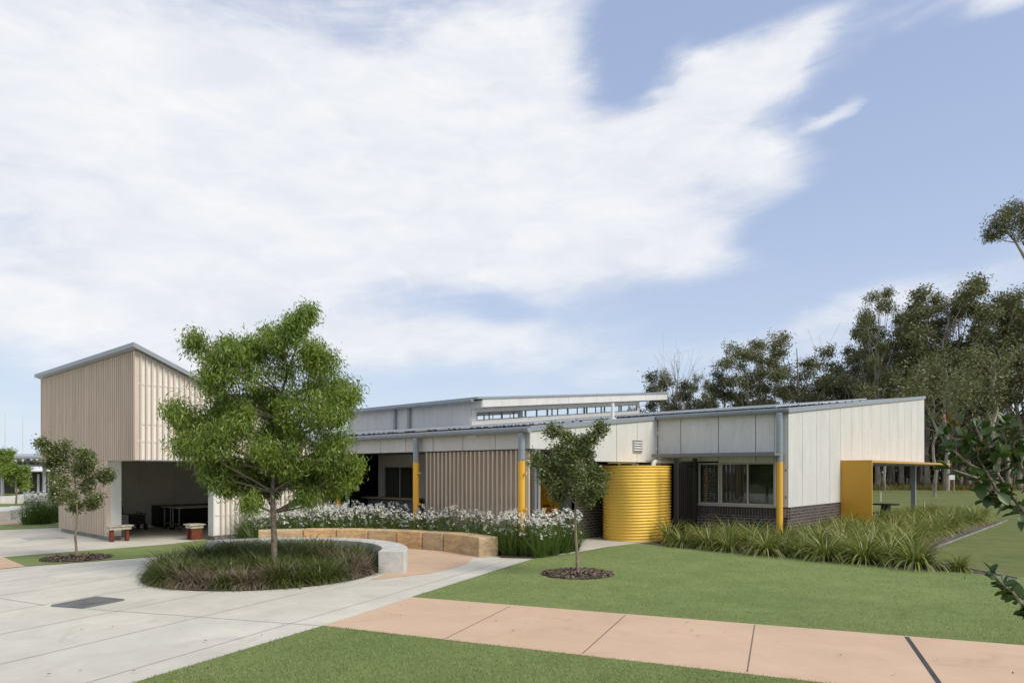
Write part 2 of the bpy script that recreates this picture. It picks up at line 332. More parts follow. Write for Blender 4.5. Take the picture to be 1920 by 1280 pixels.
def blades(rng, base, az, L, lean, curve, W, seg=4, twist=0.0):
    """curved grass blades; base (n,3); az,L,lean,curve,W arrays"""
    n = len(base); hd = np.stack([np.cos(az), np.sin(az), np.zeros(n)], 1); sd_ = np.stack([-np.sin(az+twist), np.cos(az+twist), np.zeros(n)], 1)
    p = base.copy(); rows = []
    for i in range(seg+1):
        t = i/seg; w = W*(1-t**2.2)*(.6+.4*min(1, t*3+.2))+W*.06
        rows.append(p-sd_*w[:, None]*.5); rows.append(p+sd_*w[:, None]*.5)
        ang = lean+curve*(t+.5/seg); st = L/seg
        p = p+hd*(np.sin(ang)*st)[:, None]+np.array([0, 0, 1.])*(np.cos(ang)*st)[:, None]
    v = np.stack(rows, 1); m = 2*(seg+1); f = []
    for i in range(seg): f.append([2*i, 2*i+1, 2*i+3, 2*i+2])
    f = np.array(f)[None]+(np.arange(n)*m)[:, None, None]
    return v.reshape(-1, 3), f.reshape(-1, 4)
def cat_np(lst):
    vs = []; fs = []; o = 0
    for v, f in lst: vs.append(v); fs.append(f+o); o += len(v)
    return np.concatenate(vs), np.concatenate(fs)
def inpoly(x, y, poly):
    c = False; n = len(poly)
    for i in range(n):
        x0, y0 = poly[i][:2]; x1, y1 = poly[i-1][:2]
        if (y0 > y) != (y1 > y) and x < (x1-x0)*(y-y0)/(y1-y0)+x0: c = not c
    return c
def copy_tree(o, parent=None):
    c = o.copy(); COL.objects.link(c)
    if parent: c.parent = parent
    for ch in list(o.children): copy_tree(ch, c)
    return c

# ------------------------------------------------------------------ ground
def sheet(name, poly, z, mat, thick=0.0, kind='structure'):
    m = MB(); vs = [(p[0], p[1], z) for p in poly]
    n = len(vs); a = sum(vs[i][0]*vs[(i+1)%n][1]-vs[(i+1)%n][0]*vs[i][1] for i in range(n))
    if a < 0: vs = vs[::-1]
    m.add(vs, [list(range(n))]); return m.build(name, mat, kind=kind)
def joints(name, segs, z, w, mat, kind='structure'):
    m = MB()
    for a, b_, *ww in segs:
        a = Vector(a[:2]); b_ = Vector(b_[:2]); d = (b_-a).normalized(); q = Vector((-d.y, d.x))*((ww[0] if ww else w)/2)
        m.add([(a.x-q.x, a.y-q.y, z), (b_.x-q.x, b_.y-q.y, z), (b_.x+q.x, b_.y+q.y, z), (a.x+q.x, a.y+q.y, z)], [[0, 1, 2, 3]])
    return m.build(name, mat, kind=kind)
pmat('dark_brick', (.055, .042, .042), .75, var=.15, island=.3)
pmat('mortar', (.30, .27, .24), .9)
pmat('joint', (.33, .315, .28), .9, var=.15)
pmat('grate_steel', (.17, .172, .168), .6, .2, .4, var=.15)
pmat('joint_pink', (.20, .15, .12), .9)
pmat('joint_dark', (.06, .06, .06), .9, var=.1)
sheet('ground', [(-900, -900), (900, -900), (900, 900), (-900, 900)], 0, 'lawn')
A_, B_ = Vector(G(260, 1279)), Vector(G(945, 1065)); ed = (B_-A_).normalized()
P0 = A_-ed*14; tip = Vector(G(1003, 1047)); en = Vector((-ed.y, ed.x, 0))
sheet('courtyard_paving', [P0[:2], A_[:2], G(605, 1174)[:2], G(772, 1120)[:2], B_[:2], tip[:2], (-11.2, 12.6), (-20, 13), (-45, 30), (-70, 20), (-40, -30)], .008, 'paving')
sheet('entry_paving', [G(1003, 1046)[:2], G(1078, 1037)[:2], G(1130, 1027)[:2], G(1195, 1018.5)[:2], (-9.4, 18.9), (-9.4, 21), (-14, 20.5), (-14, 12.2), (-11.5, 12.0)], .012, 'paving')
CC = wxy(-4.85, 13.7)
def arc(r, a0, a1, n): # angles measured in the view-aligned frame
    return [wxy(-4.85+r*math.cos(R(a0+(a1-a0)*i/n)), 13.7+r*math.sin(R(a0+(a1-a0)*i/n))) for i in range(n+1)]
pk = [G(888, 1045.6)[:2], G(874, 1056.6)[:2], G(852, 1064.5)[:2], G(827.5, 1070.6)[:2], G(798, 1076)[:2], G(765, 1080)[:2], G(693, 1088)[:2]]
sheet('seat_paving', arc(4.85, 118, 28, 30)+pk+arc(2.4, -20, 118, 24), .012, 'pink_paving')
T1 = [G(772, 1120)[:2], G(945, 1065)[:2], tip[:2], G(1078, 1038)[:2], G(1130, 1028)[:2], G(1195, 1019)[:2], G(1300, 1030)[:2], G(1440, 1043)[:2], G(1590, 1057)[:2], G(1690, 1065)[:2], G(1840, 1077)[:2], G(2300, 1114)[:2], G(2300, 1241)[:2]]
sheet('artificial_turf', T1, .016, 'turf')
Pp = [G(605, 1174)[:2], G(772, 1120)[:2], G(2300, 1241)[:2], G(2300, 1368)[:2]]
sheet('pink_path', Pp, .014, 'pink_paving')
T2 = [P0[:2], A_[:2], G(605, 1174.5)[:2], G(2300, 1369)[:2], wxy(9, 2), wxy(4, -3)]
sheet('artificial_turf', T2, .017, 'turf')
sheet('artificial_turf', [G(5, 1045)[:2], G(120, 1036)[:2], G(325, 1020)[:2], G(400, 1010)[:2], G(395, 1034)[:2], G(295, 1043.7)[:2], G(47.5, 1062.5)[:2]], .018, 'turf')
sheet('pink_path', [G(5, 1045)[:2], G(47.5, 1062.5)[:2], G(-120, 1080)[:2], G(-160, 1060)[:2]], .019, 'pink_paving')
sheet('artificial_turf', [G(-60, 996)[:2], G(0, 993.5)[:2], G(113, 989)[:2], G(113, 982)[:2], G(0, 985)[:2], G(-60, 987)[:2]], .018, 'turf')
sheet('pink_path', [G(-60, 987)[:2], G(42, 983)[:2], G(38, 976)[:2], G(-60, 979)[:2]], .0185, 'pink_paving')
sheet('artificial_turf', [G(-60, 951)[:2], G(90, 949)[:2], G(112, 944)[:2], G(0, 944)[:2], G(-60, 945)[:2]], .018, 'turf')
BED = [G(1195, 1019), G(1300, 1030), G(1440, 1043), G(1590, 1057), G(1690, 1065), G(1840, 1077), G(1905, 1084), G(1830, 1070), G(1750, 1053), G(1755, 1028), G(1886, 977), (-7.0, 35.0, 0), (-7.0, 19.0, 0), (-9.4, 19.0, 0)]
sheet('garden_bed', BED, .020, 'soil')
sheet('flower_bed', arc(5.2, 30, 116, 24)+[(-19.7, 9.6), (-19.7, 12.9), (-11.0, 12.9), G(1080, 1034)[:2], G(1005, 1047.5)[:2], G(940, 1046)[:2]], .022, 'soil')
sheet('dry_verge', [wxy(-160, 88), wxy(190, 80), wxy(300, 200), wxy(-300, 260)], .03, 'dry_grass')
# joints of the courtyard slab: one family parallel to the turf edge, one across it
segs = []
for k in range(1, 13):
    o_ = A_+en*(0.42 if k == 1 else 0.42+1.42*(k-1)); t0, t1 = -10, 26
    if k == 1: t1 = 10.2
    elif k < 4: t1 = 6.2+k
    elif k < 8: t1 = 5.6
    else: t1 = 14
    segs.append((o_+ed*t0, o_+ed*t1, .012))
segs += [(G(0, 1122), G(82, 1135), .016), (G(165, 1142), G(605, 1174), .014), (G(-300, 1085), G(0, 1122), .014)]
joints('paving_joint', segs, .0105, .012, 'joint')
joints('path_joint', [(G(1700, 1195.5), G(1775, 1303), .05)], .0165, .012, 'joint_dark')
joints('path_joint', [(G(957, 1137.5), G(834, 1199), .012), (G(1173, 1154), G(1092, 1227), .014), (G(1415, 1173), G(1401, 1262), .014)], .0165, .012, 'joint_pink')
# pit lids
m = MB(); q = [G(97, 1137), G(180, 1121), G(232, 1126), G(157, 1141)]; ce = sum((Vector(p) for p in q), Vector())/4
grate = thing('drain_grate', (ce.x, ce.y, .01), 'square galvanised steel drain grate set flush in the pale paving', 'drain grate')
def lerp(a, b, t): return Vector(a)*(1-t)+Vector(b)*t
def quadpt(u, v): return lerp(lerp(q[0], q[1], u), lerp(q[3], q[2], u), v)
m.add([quadpt(0, 0)+Vector((0, 0, .0125)), quadpt(1, 0)+Vector((0, 0, .0125)), quadpt(1, 1)+Vector((0, 0, .0125)), quadpt(0, 1)+Vector((0, 0, .0125))], [[3, 2, 1, 0]]); m.build('drain_pit', 'charcoal', grate)
m = MB()
for i in range(29):
    t = .02+.96*i/28; m.tube([quadpt(t, .03)+Vector((0, 0, .017)), quadpt(t, .97)+Vector((0, 0, .017))], .0075, 4, False)
for i in range(15):
    t = .03+.94*i/14; m.tube([quadpt(.02, t)+Vector((0, 0, .019)), quadpt(.98, t)+Vector((0, 0, .019))], .0065, 4, False)
m.build('grating', 'grate_steel', grate)
m = MB()
for a, b_ in (((0, 0), (1, 0)), ((1, 0), (1, 1)), ((1, 1), (0, 1)), ((0, 1), (0, 0))): m.tube([quadpt(*a)+Vector((0, 0, .014)), quadpt(*b_)+Vector((0, 0, .014))], .02, 4)
m.build('frame', 'grate_steel', grate)
MB().slab([G(41, 1009.5), G(98, 1005.5), G(123, 1008), G(55, 1013)], .009, .02).build('access_cover', 'roof_metal', label='flat blue grey steel access cover in the paving beside the slatted shed', cat='access cover')

# ------------------------------------------------------------------ main building (authored in panel-module metres, k=True)
ZR = lambda y: 3.05+.1*(y-12.39)
bld = thing('school_building', kt((-10.5, 18.2, 0))[:2]+(0,), 'long low white panelled school building with skillion roof, yellow columns and dark brick base', 'building')
def part(mb, name, mat, parent=None, **k): return mb.build(name, mat, parent or bld, k=True, **k)
T = .03
def panels_A(m, y, x0, x1, z0, z1, step=1.14, start=None, gap=.020):
    xs = [x0]; x = start if start is not None else x0+step
    while x < x1-.05: xs.append(x); x += step
    xs.append(x1)
    for a, b_ in zip(xs, xs[1:]): m.box(a+gap/2, b_-gap/2, y, y+T, z0, z1)
def panels_B(m, x, ys, z0, zt, gap=.018):
    for a, b_ in zip(ys, ys[1:]):
        a += gap/2; b_ -= gap/2
        m.hexa([(x-T, a, z0), (x, a, z0), (x, b_, z0), (x-T, b_, z0)], [(x-T, a, zt(a)), (x, a, zt(a)), (x, b_, zt(b_)), (x-T, b_, zt(b_))])
m = MB()
panels_A(m, 12.39, -22.5, -10.54, 2.53, 2.99, start=-21.92)                       # verandah fascia
panels_B(m, -10.54, [12.39, 13.7, 15.0], 2.53, lambda y: ZR(y)-.1)
panels_B(m, -10.54, [15.0, 16.05, 17.1, 18.24], 2.26, lambda y: ZR(y)-.1)
panels_A(m, 18.24, -10.53, -8.62, 2.28, 3.56, start=-9.78)
panels_A(m, 18.24, -8.62, -7.05, 2.24, 3.56, start=-7.56)
m.box(-7.05, -6.735, 18.24, 18.27, 1.06, 3.56)
ys = [18.25, 19.28, 20.43, 21.56]; y = 22.57
while y < 33.9: ys.append(y); y += 1.14
panels_B(m, -6.695, ys[:5], 1.056, lambda y: ZR(y)-.1)
panels_B(m, -6.695, ys[4:]+[34.0], 2.34, lambda y: ZR(y)-.1)
part(m, 'wall_cladding', 'cladding')
# structural backing behind the cladding (dark in the joints)
m = MB()
m.box(-22.5, -10.6, 12.43, 12.5, 2.535, 2.97)
m.hexa([(-10.66, 12.45, 2.535), (-10.58, 12.45, 2.535), (-10.58, 18.2, 2.535), (-10.66, 18.2, 2.535)], [(-10.66, 12.45, 2.9), (-10.58, 12.45, 2.9), (-10.58, 18.2, 3.48), (-10.66, 18.2, 3.48)])
m.box(-10.55, -6.75, 18.28, 18.34, 2.29, 3.54)
m.hexa([(-6.8, 18.35, 1.06), (-6.735, 18.35, 1.06), (-6.735, 22.5, 1.06), (-6.8, 22.5, 1.06)], [(-6.8, 18.35, 3.5), (-6.735, 18.35, 3.5), (-6.735, 22.5, 3.9), (-6.8, 22.5, 3.9)])
m.hexa([(-6.8, 22.52, 2.345), (-6.735, 22.52, 2.345), (-6.735, 33.95, 2.345), (-6.8, 33.95, 2.345)], [(-6.8, 22.52, 3.9), (-6.735, 22.52, 3.9), (-6.735, 33.95, 5.05), (-6.8, 33.95, 5.05)])
m.box(-10.3, -6.74, 33.9, 33.98, 2.34, 5.0)
part(m, 'wall_backing', 'charcoal')
# brick base
m = MB()
m.box(-9.3, -6.71, 18.25, 18.36, 0, 1.03); part(m, 'brick_base', 'brick')
m = MB(); m.box(-6.82, -6.70, 18.37, 22.56, 0, 1.05); part(m, 'brick_base', 'brick')
m = MB(); m.box(-11.77, -11.65, 15.63, 18.6, 0, 2.27); part(m, 'brick_wall', 'brick')
m = MB(); m.box(-11.78, -11.66, 15.6, 18.6, 2.271, 3.0); m.box(-11.64, -10.575, 15.0, 15.05, 2.262, 2.54); part(m, 'wall_lining', 'grey_paint')
m = MB(); x = -9.28
while x < -6.95: m.box(x, x+.066, 18.235, 18.249, .80, 1.02); x += .078
part(m, 'brick_soldier_course', 'dark_brick')
m = MB(); m.box(-9.29, -6.74, 18.242, 18.2495, .79, 1.03); part(m, 'mortar_bed', 'mortar')
# roof
m = MB()
def roof_slab(m, x0, x1, y0, y1, th=.10, dz=0):
    m.hexa([(x0, y0, ZR(y0)-th+dz), (x1, y0, ZR(y0)-th+dz), (x1, y1, ZR(y1)-th+dz), (x0, y1, ZR(y1)-th+dz)], [(x0, y0, ZR(y0)+dz), (x1, y0, ZR(y0)+dz), (x1, y1, ZR(y1)+dz), (x0, y1, ZR(y1)+dz)])
roof_slab(m, -28.9, -10.62, 12.33, 34.05); roof_slab(m, -10.62, -6.75, 18.2, 34.05)
rf = part(m, 'roof', 'roof_metal')
m = MB()      # rake trims, a little proud of the sheet
for x, y0, y1 in ((-10.50, 12.36, 18.12), (-6.655, 18.22, 34.08)):
    m.hexa([(x-.13, y0, ZR(y0)-.11), (x, y0, ZR(y0)-.11), (x, y1, ZR(y1)-.11), (x-.13, y1, ZR(y1)-.11)], [(x-.13, y0, ZR(y0)+.015), (x, y0, ZR(y0)+.015), (x, y1, ZR(y1)+.015), (x-.13, y1, ZR(y1)+.015)])
part(m, 'barge_capping', 'blue_steel')
def gutter(x0, x1, yc, zc, r, brackets, name='gutter'):
    m = MB(); n = 12; prof = [(yc-r*math.cos(math.pi*i/n), zc-r*math.sin(math.pi*i/n)) for i in range(n+1)]
    prof = [(yc-r, zc+.03)]+prof+[(yc+r, zc+.03)]; inner = [(yc+(p[0]-yc)*.94, p[1]+.006) for p in prof]
    loop = prof+inner[::-1]; L = len(loop)
    m.add([(x0, a, b) for a, b in loop]+[(x1, a, b) for a, b in loop], [[i, (i+1)%L, (i+1)%L+L, i+L] for i in range(L)], True)
    for xe, s in ((x0, -1), (x1, 1)):
        e = [(xe, a, b) for a, b in prof]; m.add(e, [list(range(len(e)))])
    g = part(m, name, 'blue_steel')
    for xb in brackets:
        mb = MB(); pr = [(yc-(r+.006)*math.cos(math.pi*i/n), zc-(r+.006)*math.sin(math.pi*i/n)) for i in range(n+1)]
        mb.add([(xb-.02, a, b) for a, b in pr]+[(xb+.02, a, b) for a, b in pr], [[i, i+1, i+n+2, i+n+1] for i in range(n)], True)
        mb.box(xb-.02, xb+.02, yc+r, yc+r+.03, zc-.05, zc+.02)
        part(mb, 'gutter_bracket', 'blue_steel', g)
    return g
gutter(-22.4, -10.42, 12.25, 2.985, .095, [-10.6, -11.75, -12.9, -14.05, -15.2, -16.3, -17.5, -18.7, -19.9, -21])
gutter(-10.47, -6.6, 18.10, 3.60, .095, [-6.75, -7.62, -8.72, -9.85])
# verandah soffits and back walls
m = MB(); m.box(-22.5, -11.8, 12.51, 18.4, 2.545, 2.56); m.box(-11.799, -10.6, 12.51, 15.04, 2.545, 2.56); m.box(-11.799, -11.651, 15.041, 15.59, 2.545, 2.56); m.box(-11.65, -10.58, 15.051, 18.24, 2.262, 2.275)
part(m, 'soffit', 'grey_paint')
m = MB()
m.box(-19.0, -14.4, 14.5, 14.6, 0, .98)                        # wall under the servery window
m.box(-19.0, -18.78, 14.5, 14.6, .98, 2.54); m.box(-18.78, -14.4, 14.5, 14.6, 2.17, 2.54); m.box(-17.1, -14.4, 14.5, 14.6, .98, 2.17)
m.box(-19.1, -19.0, 14.5, 17.4, 0, 2.54)
part(m, 'servery_wall', 'trim')
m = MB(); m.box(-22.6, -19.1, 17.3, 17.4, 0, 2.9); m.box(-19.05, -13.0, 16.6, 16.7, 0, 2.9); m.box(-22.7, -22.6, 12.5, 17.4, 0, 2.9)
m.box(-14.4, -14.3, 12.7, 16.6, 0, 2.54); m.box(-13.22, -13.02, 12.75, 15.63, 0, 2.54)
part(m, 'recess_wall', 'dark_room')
m = MB(); m.box(-12.18, -11.66, 15.63, 15.73, 0, 2.54); m.box(-13.02, -12.18, 15.68, 15.75, 2.14, 2.54)
part(m, 'entry_wall', 'grey_paint')
d = MB(); d.box(-12.99, -12.2, 15.66, 15.70, .02, 2.12); dr = part(d, 'door', 'orange')
d = MB(); d.box(-12.82, -12.42, 15.645, 15.658, .98, 1.02); part(d, 'handle', 'charcoal', dr)
def window(x0, x1, y, z0, z1, mull, fw=.045, mat='win_frame', par=None):
    m = MB(); m.box(x0, x1, y-.03, y+.03, z0, z0+fw); m.box(x0, x1, y-.03, y+.03, z1-fw, z1)
    m.box(x0, x0+fw, y-.03, y+.03, z0+fw, z1-fw); m.box(x1-fw, x1, y-.03, y+.03, z0+fw, z1-fw)
    for q_ in mull: m.box(q_-fw*.45, q_+fw*.45, y-.025, y+.025, z0+fw, z1-fw)
    w = part(m, 'window', mat, par)
    g = MB(); g.box(x0+fw, x1-fw, y-.004, y+.004, z0+fw, z1-fw); part(g, 'pane', 'glass', w); return w
w1 = window(-18.78, -17.1, 14.52, 1.05, 2.17, [-17.95])
w2 = window(-8.58, -7.05, 18.30, 1.08, 2.235, [-7.80])
w3 = window(-9.24, -8.60, 18.30, 1.08, 2.235, [])
m = MB(); z = 1.15
while z < 2.17: m.hexa([(-8.5, 18.42, z), (-7.12, 18.42, z), (-7.12, 18.45, z-.012), (-8.5, 18.45, z-.012)], [(-8.5, 18.42, z+.004), (-7.12, 18.42, z+.004), (-7.12, 18.45, z-.008), (-8.5, 18.45, z-.008)]); z += .032
part(m, 'blind', 'dark_blind', w2)
m = MB()
for i in range(8): x = -9.17+i*.068; m.box(x, x+.03, 18.40, 18.41, 1.12, 2.2)
for i in range(15): z = 1.15+i*.07; m.box(-9.2, -8.64, 18.412, 18.42, z, z+.03)
part(m, 'lattice_screen', 'dark_blind', w3)
m = MB(); m.box(-9.3, -6.95, 18.2, 18.38, 1.035, 1.075); part(m, 'window_sill', 'win_frame')
# room behind the windows
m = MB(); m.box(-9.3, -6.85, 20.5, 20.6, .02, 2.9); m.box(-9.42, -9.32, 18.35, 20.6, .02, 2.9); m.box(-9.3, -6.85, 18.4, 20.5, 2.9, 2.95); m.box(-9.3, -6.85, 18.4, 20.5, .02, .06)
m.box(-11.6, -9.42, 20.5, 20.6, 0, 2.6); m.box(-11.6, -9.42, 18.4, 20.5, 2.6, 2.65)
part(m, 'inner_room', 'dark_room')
m = MB(); m.box(-19.4, -16.6, 14.5, 14.04, 1.10, 1.145); part(m, 'counter', 'timber_top')
m = MB(); m.box(-19.3, -16.7, 14.22, 14.26, 0, 1.1); part(m, 'counter_front', 'grey_paint')
# awning
m = MB(); m.box(-10.36, -6.80, 17.60, 17.64, 2.40, 2.495); m.box(-10.36, -6.80, 17.64, 18.238, 2.46, 2.475)
m.box(-6.84, -6.80, 17.64, 18.238, 2.40, 2.458); m.box(-10.36, -10.32, 17.64, 18.238, 2.40, 2.458)
part(m, 'awning', 'grey_paint')
# columns
def column(x, y, ztop, r=.082):
    m = MB(); m.tube([(x, y, 2.24), (x, y, ztop)], r, 24, False); c = part(m, 'column', 'blue_steel')
    m = MB(); m.tube([(x, y, 0), (x, y, 2.24)], r+.003, 24); part(m, 'yellow_sleeve', 'yellow', c)
    for z in (2.5, 2.72):
        m = MB(); m.tube([(x, y, z), (x, y, z+.012)], r+.005, 24); part(m, 'joint_ring', 'blue_steel', c)
for x in (-10.67, -14.46, -18.14, -21.85): column(x, 12.24, 2.9)
column(-6.84, 18.03, 3.52, .08)
for x in (-10.67, -14.46, -18.14): m = MB(); m.box(x+.13, x+.23, 12.44, 12.52, 0, 2.53); part(m, 'steel_post', 'grey_paint')
m = MB(); m.box(-10.64, -10.56, 12.72, 12.80, 0, 2.53); part(m, 'steel_post', 'galv')
for x in (-10.58, -14.36): 
    for z in (1.93, 1.1): m = MB(); m.box(x+.03, x+.07, 12.2, 12.26, z, z+.045); part(m, 'column_cleat', 'yellow')
for z in (2.0, 1.3): m = MB(); m.box(-6.755, -6.738, 18.2, 18.239, z, z+.05); part(m, 'column_cleat', 'rust')
m = MB()
for i in range(24):
    x = -14.26+i*.1535; m.box(x, x+.048, 12.42, 12.56, .08, 2.50)
part(m, 'batten_screen', 'batten')
m = MB()
for z in (.3, 1.3, 2.46): m.box(-14.3, -10.72, 12.565, 12.605, z, z+.05)
part(m, 'screen_rail', 'grey_paint')
m = MB(); m.box(-12.62, -12.28, 12.35, 12.388, 2.85, 2.93); part(m, 'floodlight', 'white_paint')
m = MB(); x = -10.53; yc0, yc1 = 17.30, 17.72
yv0, yv1 = 16.86, 17.33
m.box(x, x+.025, yv0, yv0+.03, 2.53, 2.88); m.box(x, x+.025, yv1-.03, yv1, 2.53, 2.88); m.box(x, x+.025, yv0+.03, yv1-.03, 2.53, 2.56); m.box(x, x+.025, yv0+.03, yv1-.03, 2.85, 2.88)
vt = part(m, 'vent_grille', 'alu')
m = MB(); m.box(x+.001, x+.006, yv0+.03, yv1-.03, 2.56, 2.85); part(m, 'vent_backing', 'grey_paint', vt)
m = MB()
for i in range(4): z = 2.585+i*.07; m.hexa([(x+.006, yv0+.03, z+.03), (x+.032, yv0+.03, z), (x+.032, yv1-.03, z), (x+.006, yv1-.03, z+.03)], [(x+.006, yv0+.03, z+.04), (x+.032, yv0+.03, z+.03), (x+.032, yv1-.03, z+.03), (x+.006, yv1-.03, z+.04)])
part(m, 'louvre', 'white_paint', vt)
# yellow portal and undercroft
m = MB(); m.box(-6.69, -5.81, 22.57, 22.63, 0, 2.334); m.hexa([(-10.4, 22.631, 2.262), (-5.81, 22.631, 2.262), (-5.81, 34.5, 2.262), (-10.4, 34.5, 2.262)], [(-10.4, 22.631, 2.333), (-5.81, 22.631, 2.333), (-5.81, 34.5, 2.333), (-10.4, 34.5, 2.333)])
part(m, 'entry_portal', 'yellow_shaded')
m = MB(); m.box(-10.3, -5.85, 22.64, 34.45, 2.225, 2.258); part(m, 'portal_soffit', 'grey_paint')
m = MB(); m.box(-10.5, -10.4, 22.64, 34.2, 0, 2.2); m.box(-10.4, -6.71, 22.64, 22.74, 0, 2.2); part(m, 'undercroft_wall', 'grey_paint')
m = MB(); m.box(-6.78, -6.62, 32.0, 32.16, 0, 2.22); part(m, 'portal_post', 'blue_steel')
sheet('undercroft_paving', [(-10.8, 23.4), (-6.3, 23.4), (-6.3, 36), (-10.8, 36)], .024, 'paving')
# clerestory
CZ = lambda y: 4.98+.0974*(y-19.8)
m = MB()
xs = [-28.8, -27.6, -26.5, -25.38, -24.24, -23.1, -22.2, -21.3, -20.19]
for a, b_ in zip(xs, xs[1:]): m.box(a+.006, b_-.006, 20.0, 20.03, 3.6, 4.86)
m.box(-20.185, -19.56, 20.0, 20.03, CZ(20)-.44, 4.86)                              # return under the roof edge
yy = [20.04+1.14*i for i in range(13)]+[34.9]
for a, b_ in zip(yy, yy[1:]):                                                  # deep roof-edge fascia
    m.hexa([(-19.58, a+.006, CZ(a)-.42), (-19.55, a+.006, CZ(a)-.42), (-19.55, b_-.006, CZ(b_)-.42), (-19.58, b_-.006, CZ(b_)-.42)], [(-19.58, a+.006, CZ(a)-.09), (-19.55, a+.006, CZ(a)-.09), (-19.55, b_-.006, CZ(b_)-.09), (-19.58, b_-.006, CZ(b_)-.09)])
def wallseg(m, x0, x1, y0, y1, zb0, zb1, zt0, zt1): m.hexa([(x0, y0, zb0), (x1, y0, zb0), (x1, y1, zb1), (x0, y1, zb1)], [(x0, y0, zt0), (x1, y0, zt0), (x1, y1, zt1), (x0, y1, zt1)])
WT = lambda y: 4.42+.098*(y-20.3)
for X0, X1 in ((-20.2, -20.16), (-28.8, -28.76)):
    wallseg(m, X0, X1, 20.04, 32.96, 3.5, 4.75, WT(20)-.34, WT(32.96)-.34)
    wallseg(m, X0, X1, 20.04, 32.96, WT(20.04), WT(32.96), CZ(20)-.43, CZ(32.96)-.43)
    for a, b_ in ((20.04, 20.3), (32.7, 32.96)): wallseg(m, X0, X1, a, b_, WT(a)-.339, WT(b_)-.339, WT(a)-.001, WT(b_)-.001)
m.box(-28.75, -20.21, 32.9, 32.95, 4.6, 5.20); m.box(-28.75, -20.21, 32.9, 32.95, 5.98, CZ(32.9)-.2)
for i in range(8): m.box(-28.7+i*1.2, -28.62+i*1.2, 32.9, 32.95, 5.2, 5.98)
part(m, 'clerestory_wall', 'cladding')
m = MB(); wallseg(m, -28.9, -19.5, 19.7, 34.95, CZ(19.7)-.085, CZ(34.95)-.085, CZ(19.7), CZ(34.95)); part(m, 'clerestory_roof', 'blue_steel')
m = MB(); wallseg(m, -28.7, -19.6, 20.05, 34.85, CZ(20)-.43, CZ(34.85)-.43, CZ(20)-.415, CZ(34.85)-.415); part(m, 'clerestory_soffit', 'grey_paint')
gutter(-28.9, -19.75, 19.66, 4.86, .085, [-28, -26.9, -25.7, -24.4, -23.1, -21.9, -20.8], 'clerestory_gutter')
for X0 in (-20.16, -28.76):
    n_ = 8; yb = [20.3+(32.7-20.3)*i/n_ for i in range(n_+1)]
    for i in range(n_):
        a, b_ = yb[i], yb[i+1]; f_ = .035; m = MB()
        wallseg(m, X0-.04, X0, a, a+f_*1.6, WT(a)-.338, WT(a)-.338, WT(a)-.002, WT(a)-.002); wallseg(m, X0-.04, X0, b_-f_, b_, WT(b_)-.338, WT(b_)-.338, WT(b_)-.002, WT(b_)-.002)
        c_ = a+(b_-a)*.5; wallseg(m, X0-.04, X0, c_-.02, c_+.02, WT(c_)-.338, WT(c_)-.338, WT(c_)-.002, WT(c_)-.002)
        wallseg(m, X0-.04, X0, a+f_*1.6, b_-f_, WT(a)-.04, WT(b_)-.04, WT(a)-.002, WT(b_)-.002); wallseg(m, X0-.04, X0, a+f_*1.6, b_-f_, WT(a)-.338, WT(b_)-.338, WT(a)-.30, WT(b_)-.30)
        w_ = part(m, 'clerestory_window', 'grey_paint')
        if X0 > -21:
            g = MB(); wallseg(g, X0-.024, X0-.02, a+.06, b_-.04, WT(a)-.30, WT(b_)-.30, WT(a)-.04, WT(b_)-.04); part(g, 'pane', 'glass', w_)
for x in (-25.0, -24.0):
    m = MB(); m.tube([(x, 19.9, 3.75), (x, 19.9, 4.8)], .07, 14); part(m, 'downpipe', 'blue_steel')
# solar panels lying just above the roof sheet, each a part
def solar(x0, y0, w, d):
    c = .085; fr = MB(); z = lambda y: ZR(y)+c
    for (a, b_, e, f_) in ((x0, x0+w, y0, y0+.03), (x0, x0+w, y0+d-.03, y0+d), (x0, x0+.03, y0+.03, y0+d-.03), (x0+w-.03, x0+w, y0+.03, y0+d-.03)):
        wallseg(fr, a, b_, e, f_, z(e)-.03, z(f_)-.03, z(e)+.012, z(f_)+.012)
    for yy_ in (y0+.3, y0+d-.35):
        for xx_ in (x0+.1, x0+w-.14): wallseg(fr, xx_, xx_+.04, yy_, yy_+.04, ZR(yy_)+.002, ZR(yy_)+.002, z(yy_)-.031, z(yy_)-.031)
    s = part(fr, 'solar_panel', 'alu'); g = MB(); wallseg(g, x0+.031, x0+w-.031, y0+.031, y0+d-.031, z(y0)-.01, z(y0+d)-.01, z(y0), z(y0+d)); part(g, 'solar_cells', 'solar_cell', s)
for i in range(11): solar(-21.9+i*1.02, 12.75, 1.0, 1.62)
for i in range(11): solar(-21.9+i*1.02, 14.5, 1.0, 1.62)
for y in (18.6, 20.4, 22.1, 23.8, 25.5):
    for i in range(8): solar(-15.3+i*1.02, y, 1.0, 1.62)
m = MB(); m.tube([(-11.3, 17.0, 3.4), (-11.3, 17.0, 3.98)], .05, 12); m.tube([(-11.3, 17.0, 3.5), (-11.3, 17.0, 3.55)], .10, 12); part(m, 'vent_pipe', 'pvc')
# pipes on the brick wall above the tank
m = MB(); m.tube([(-10.75, 15.95, 2.235), (-10.75, 17.0, 2.235), (-10.75, 17.5, 2.205)], .022, 8); m.tube([(-10.75, 16.5, 2.235), (-10.75, 16.5, 2.17)], .03, 8); part(m, 'water_pipe', 'pvc')

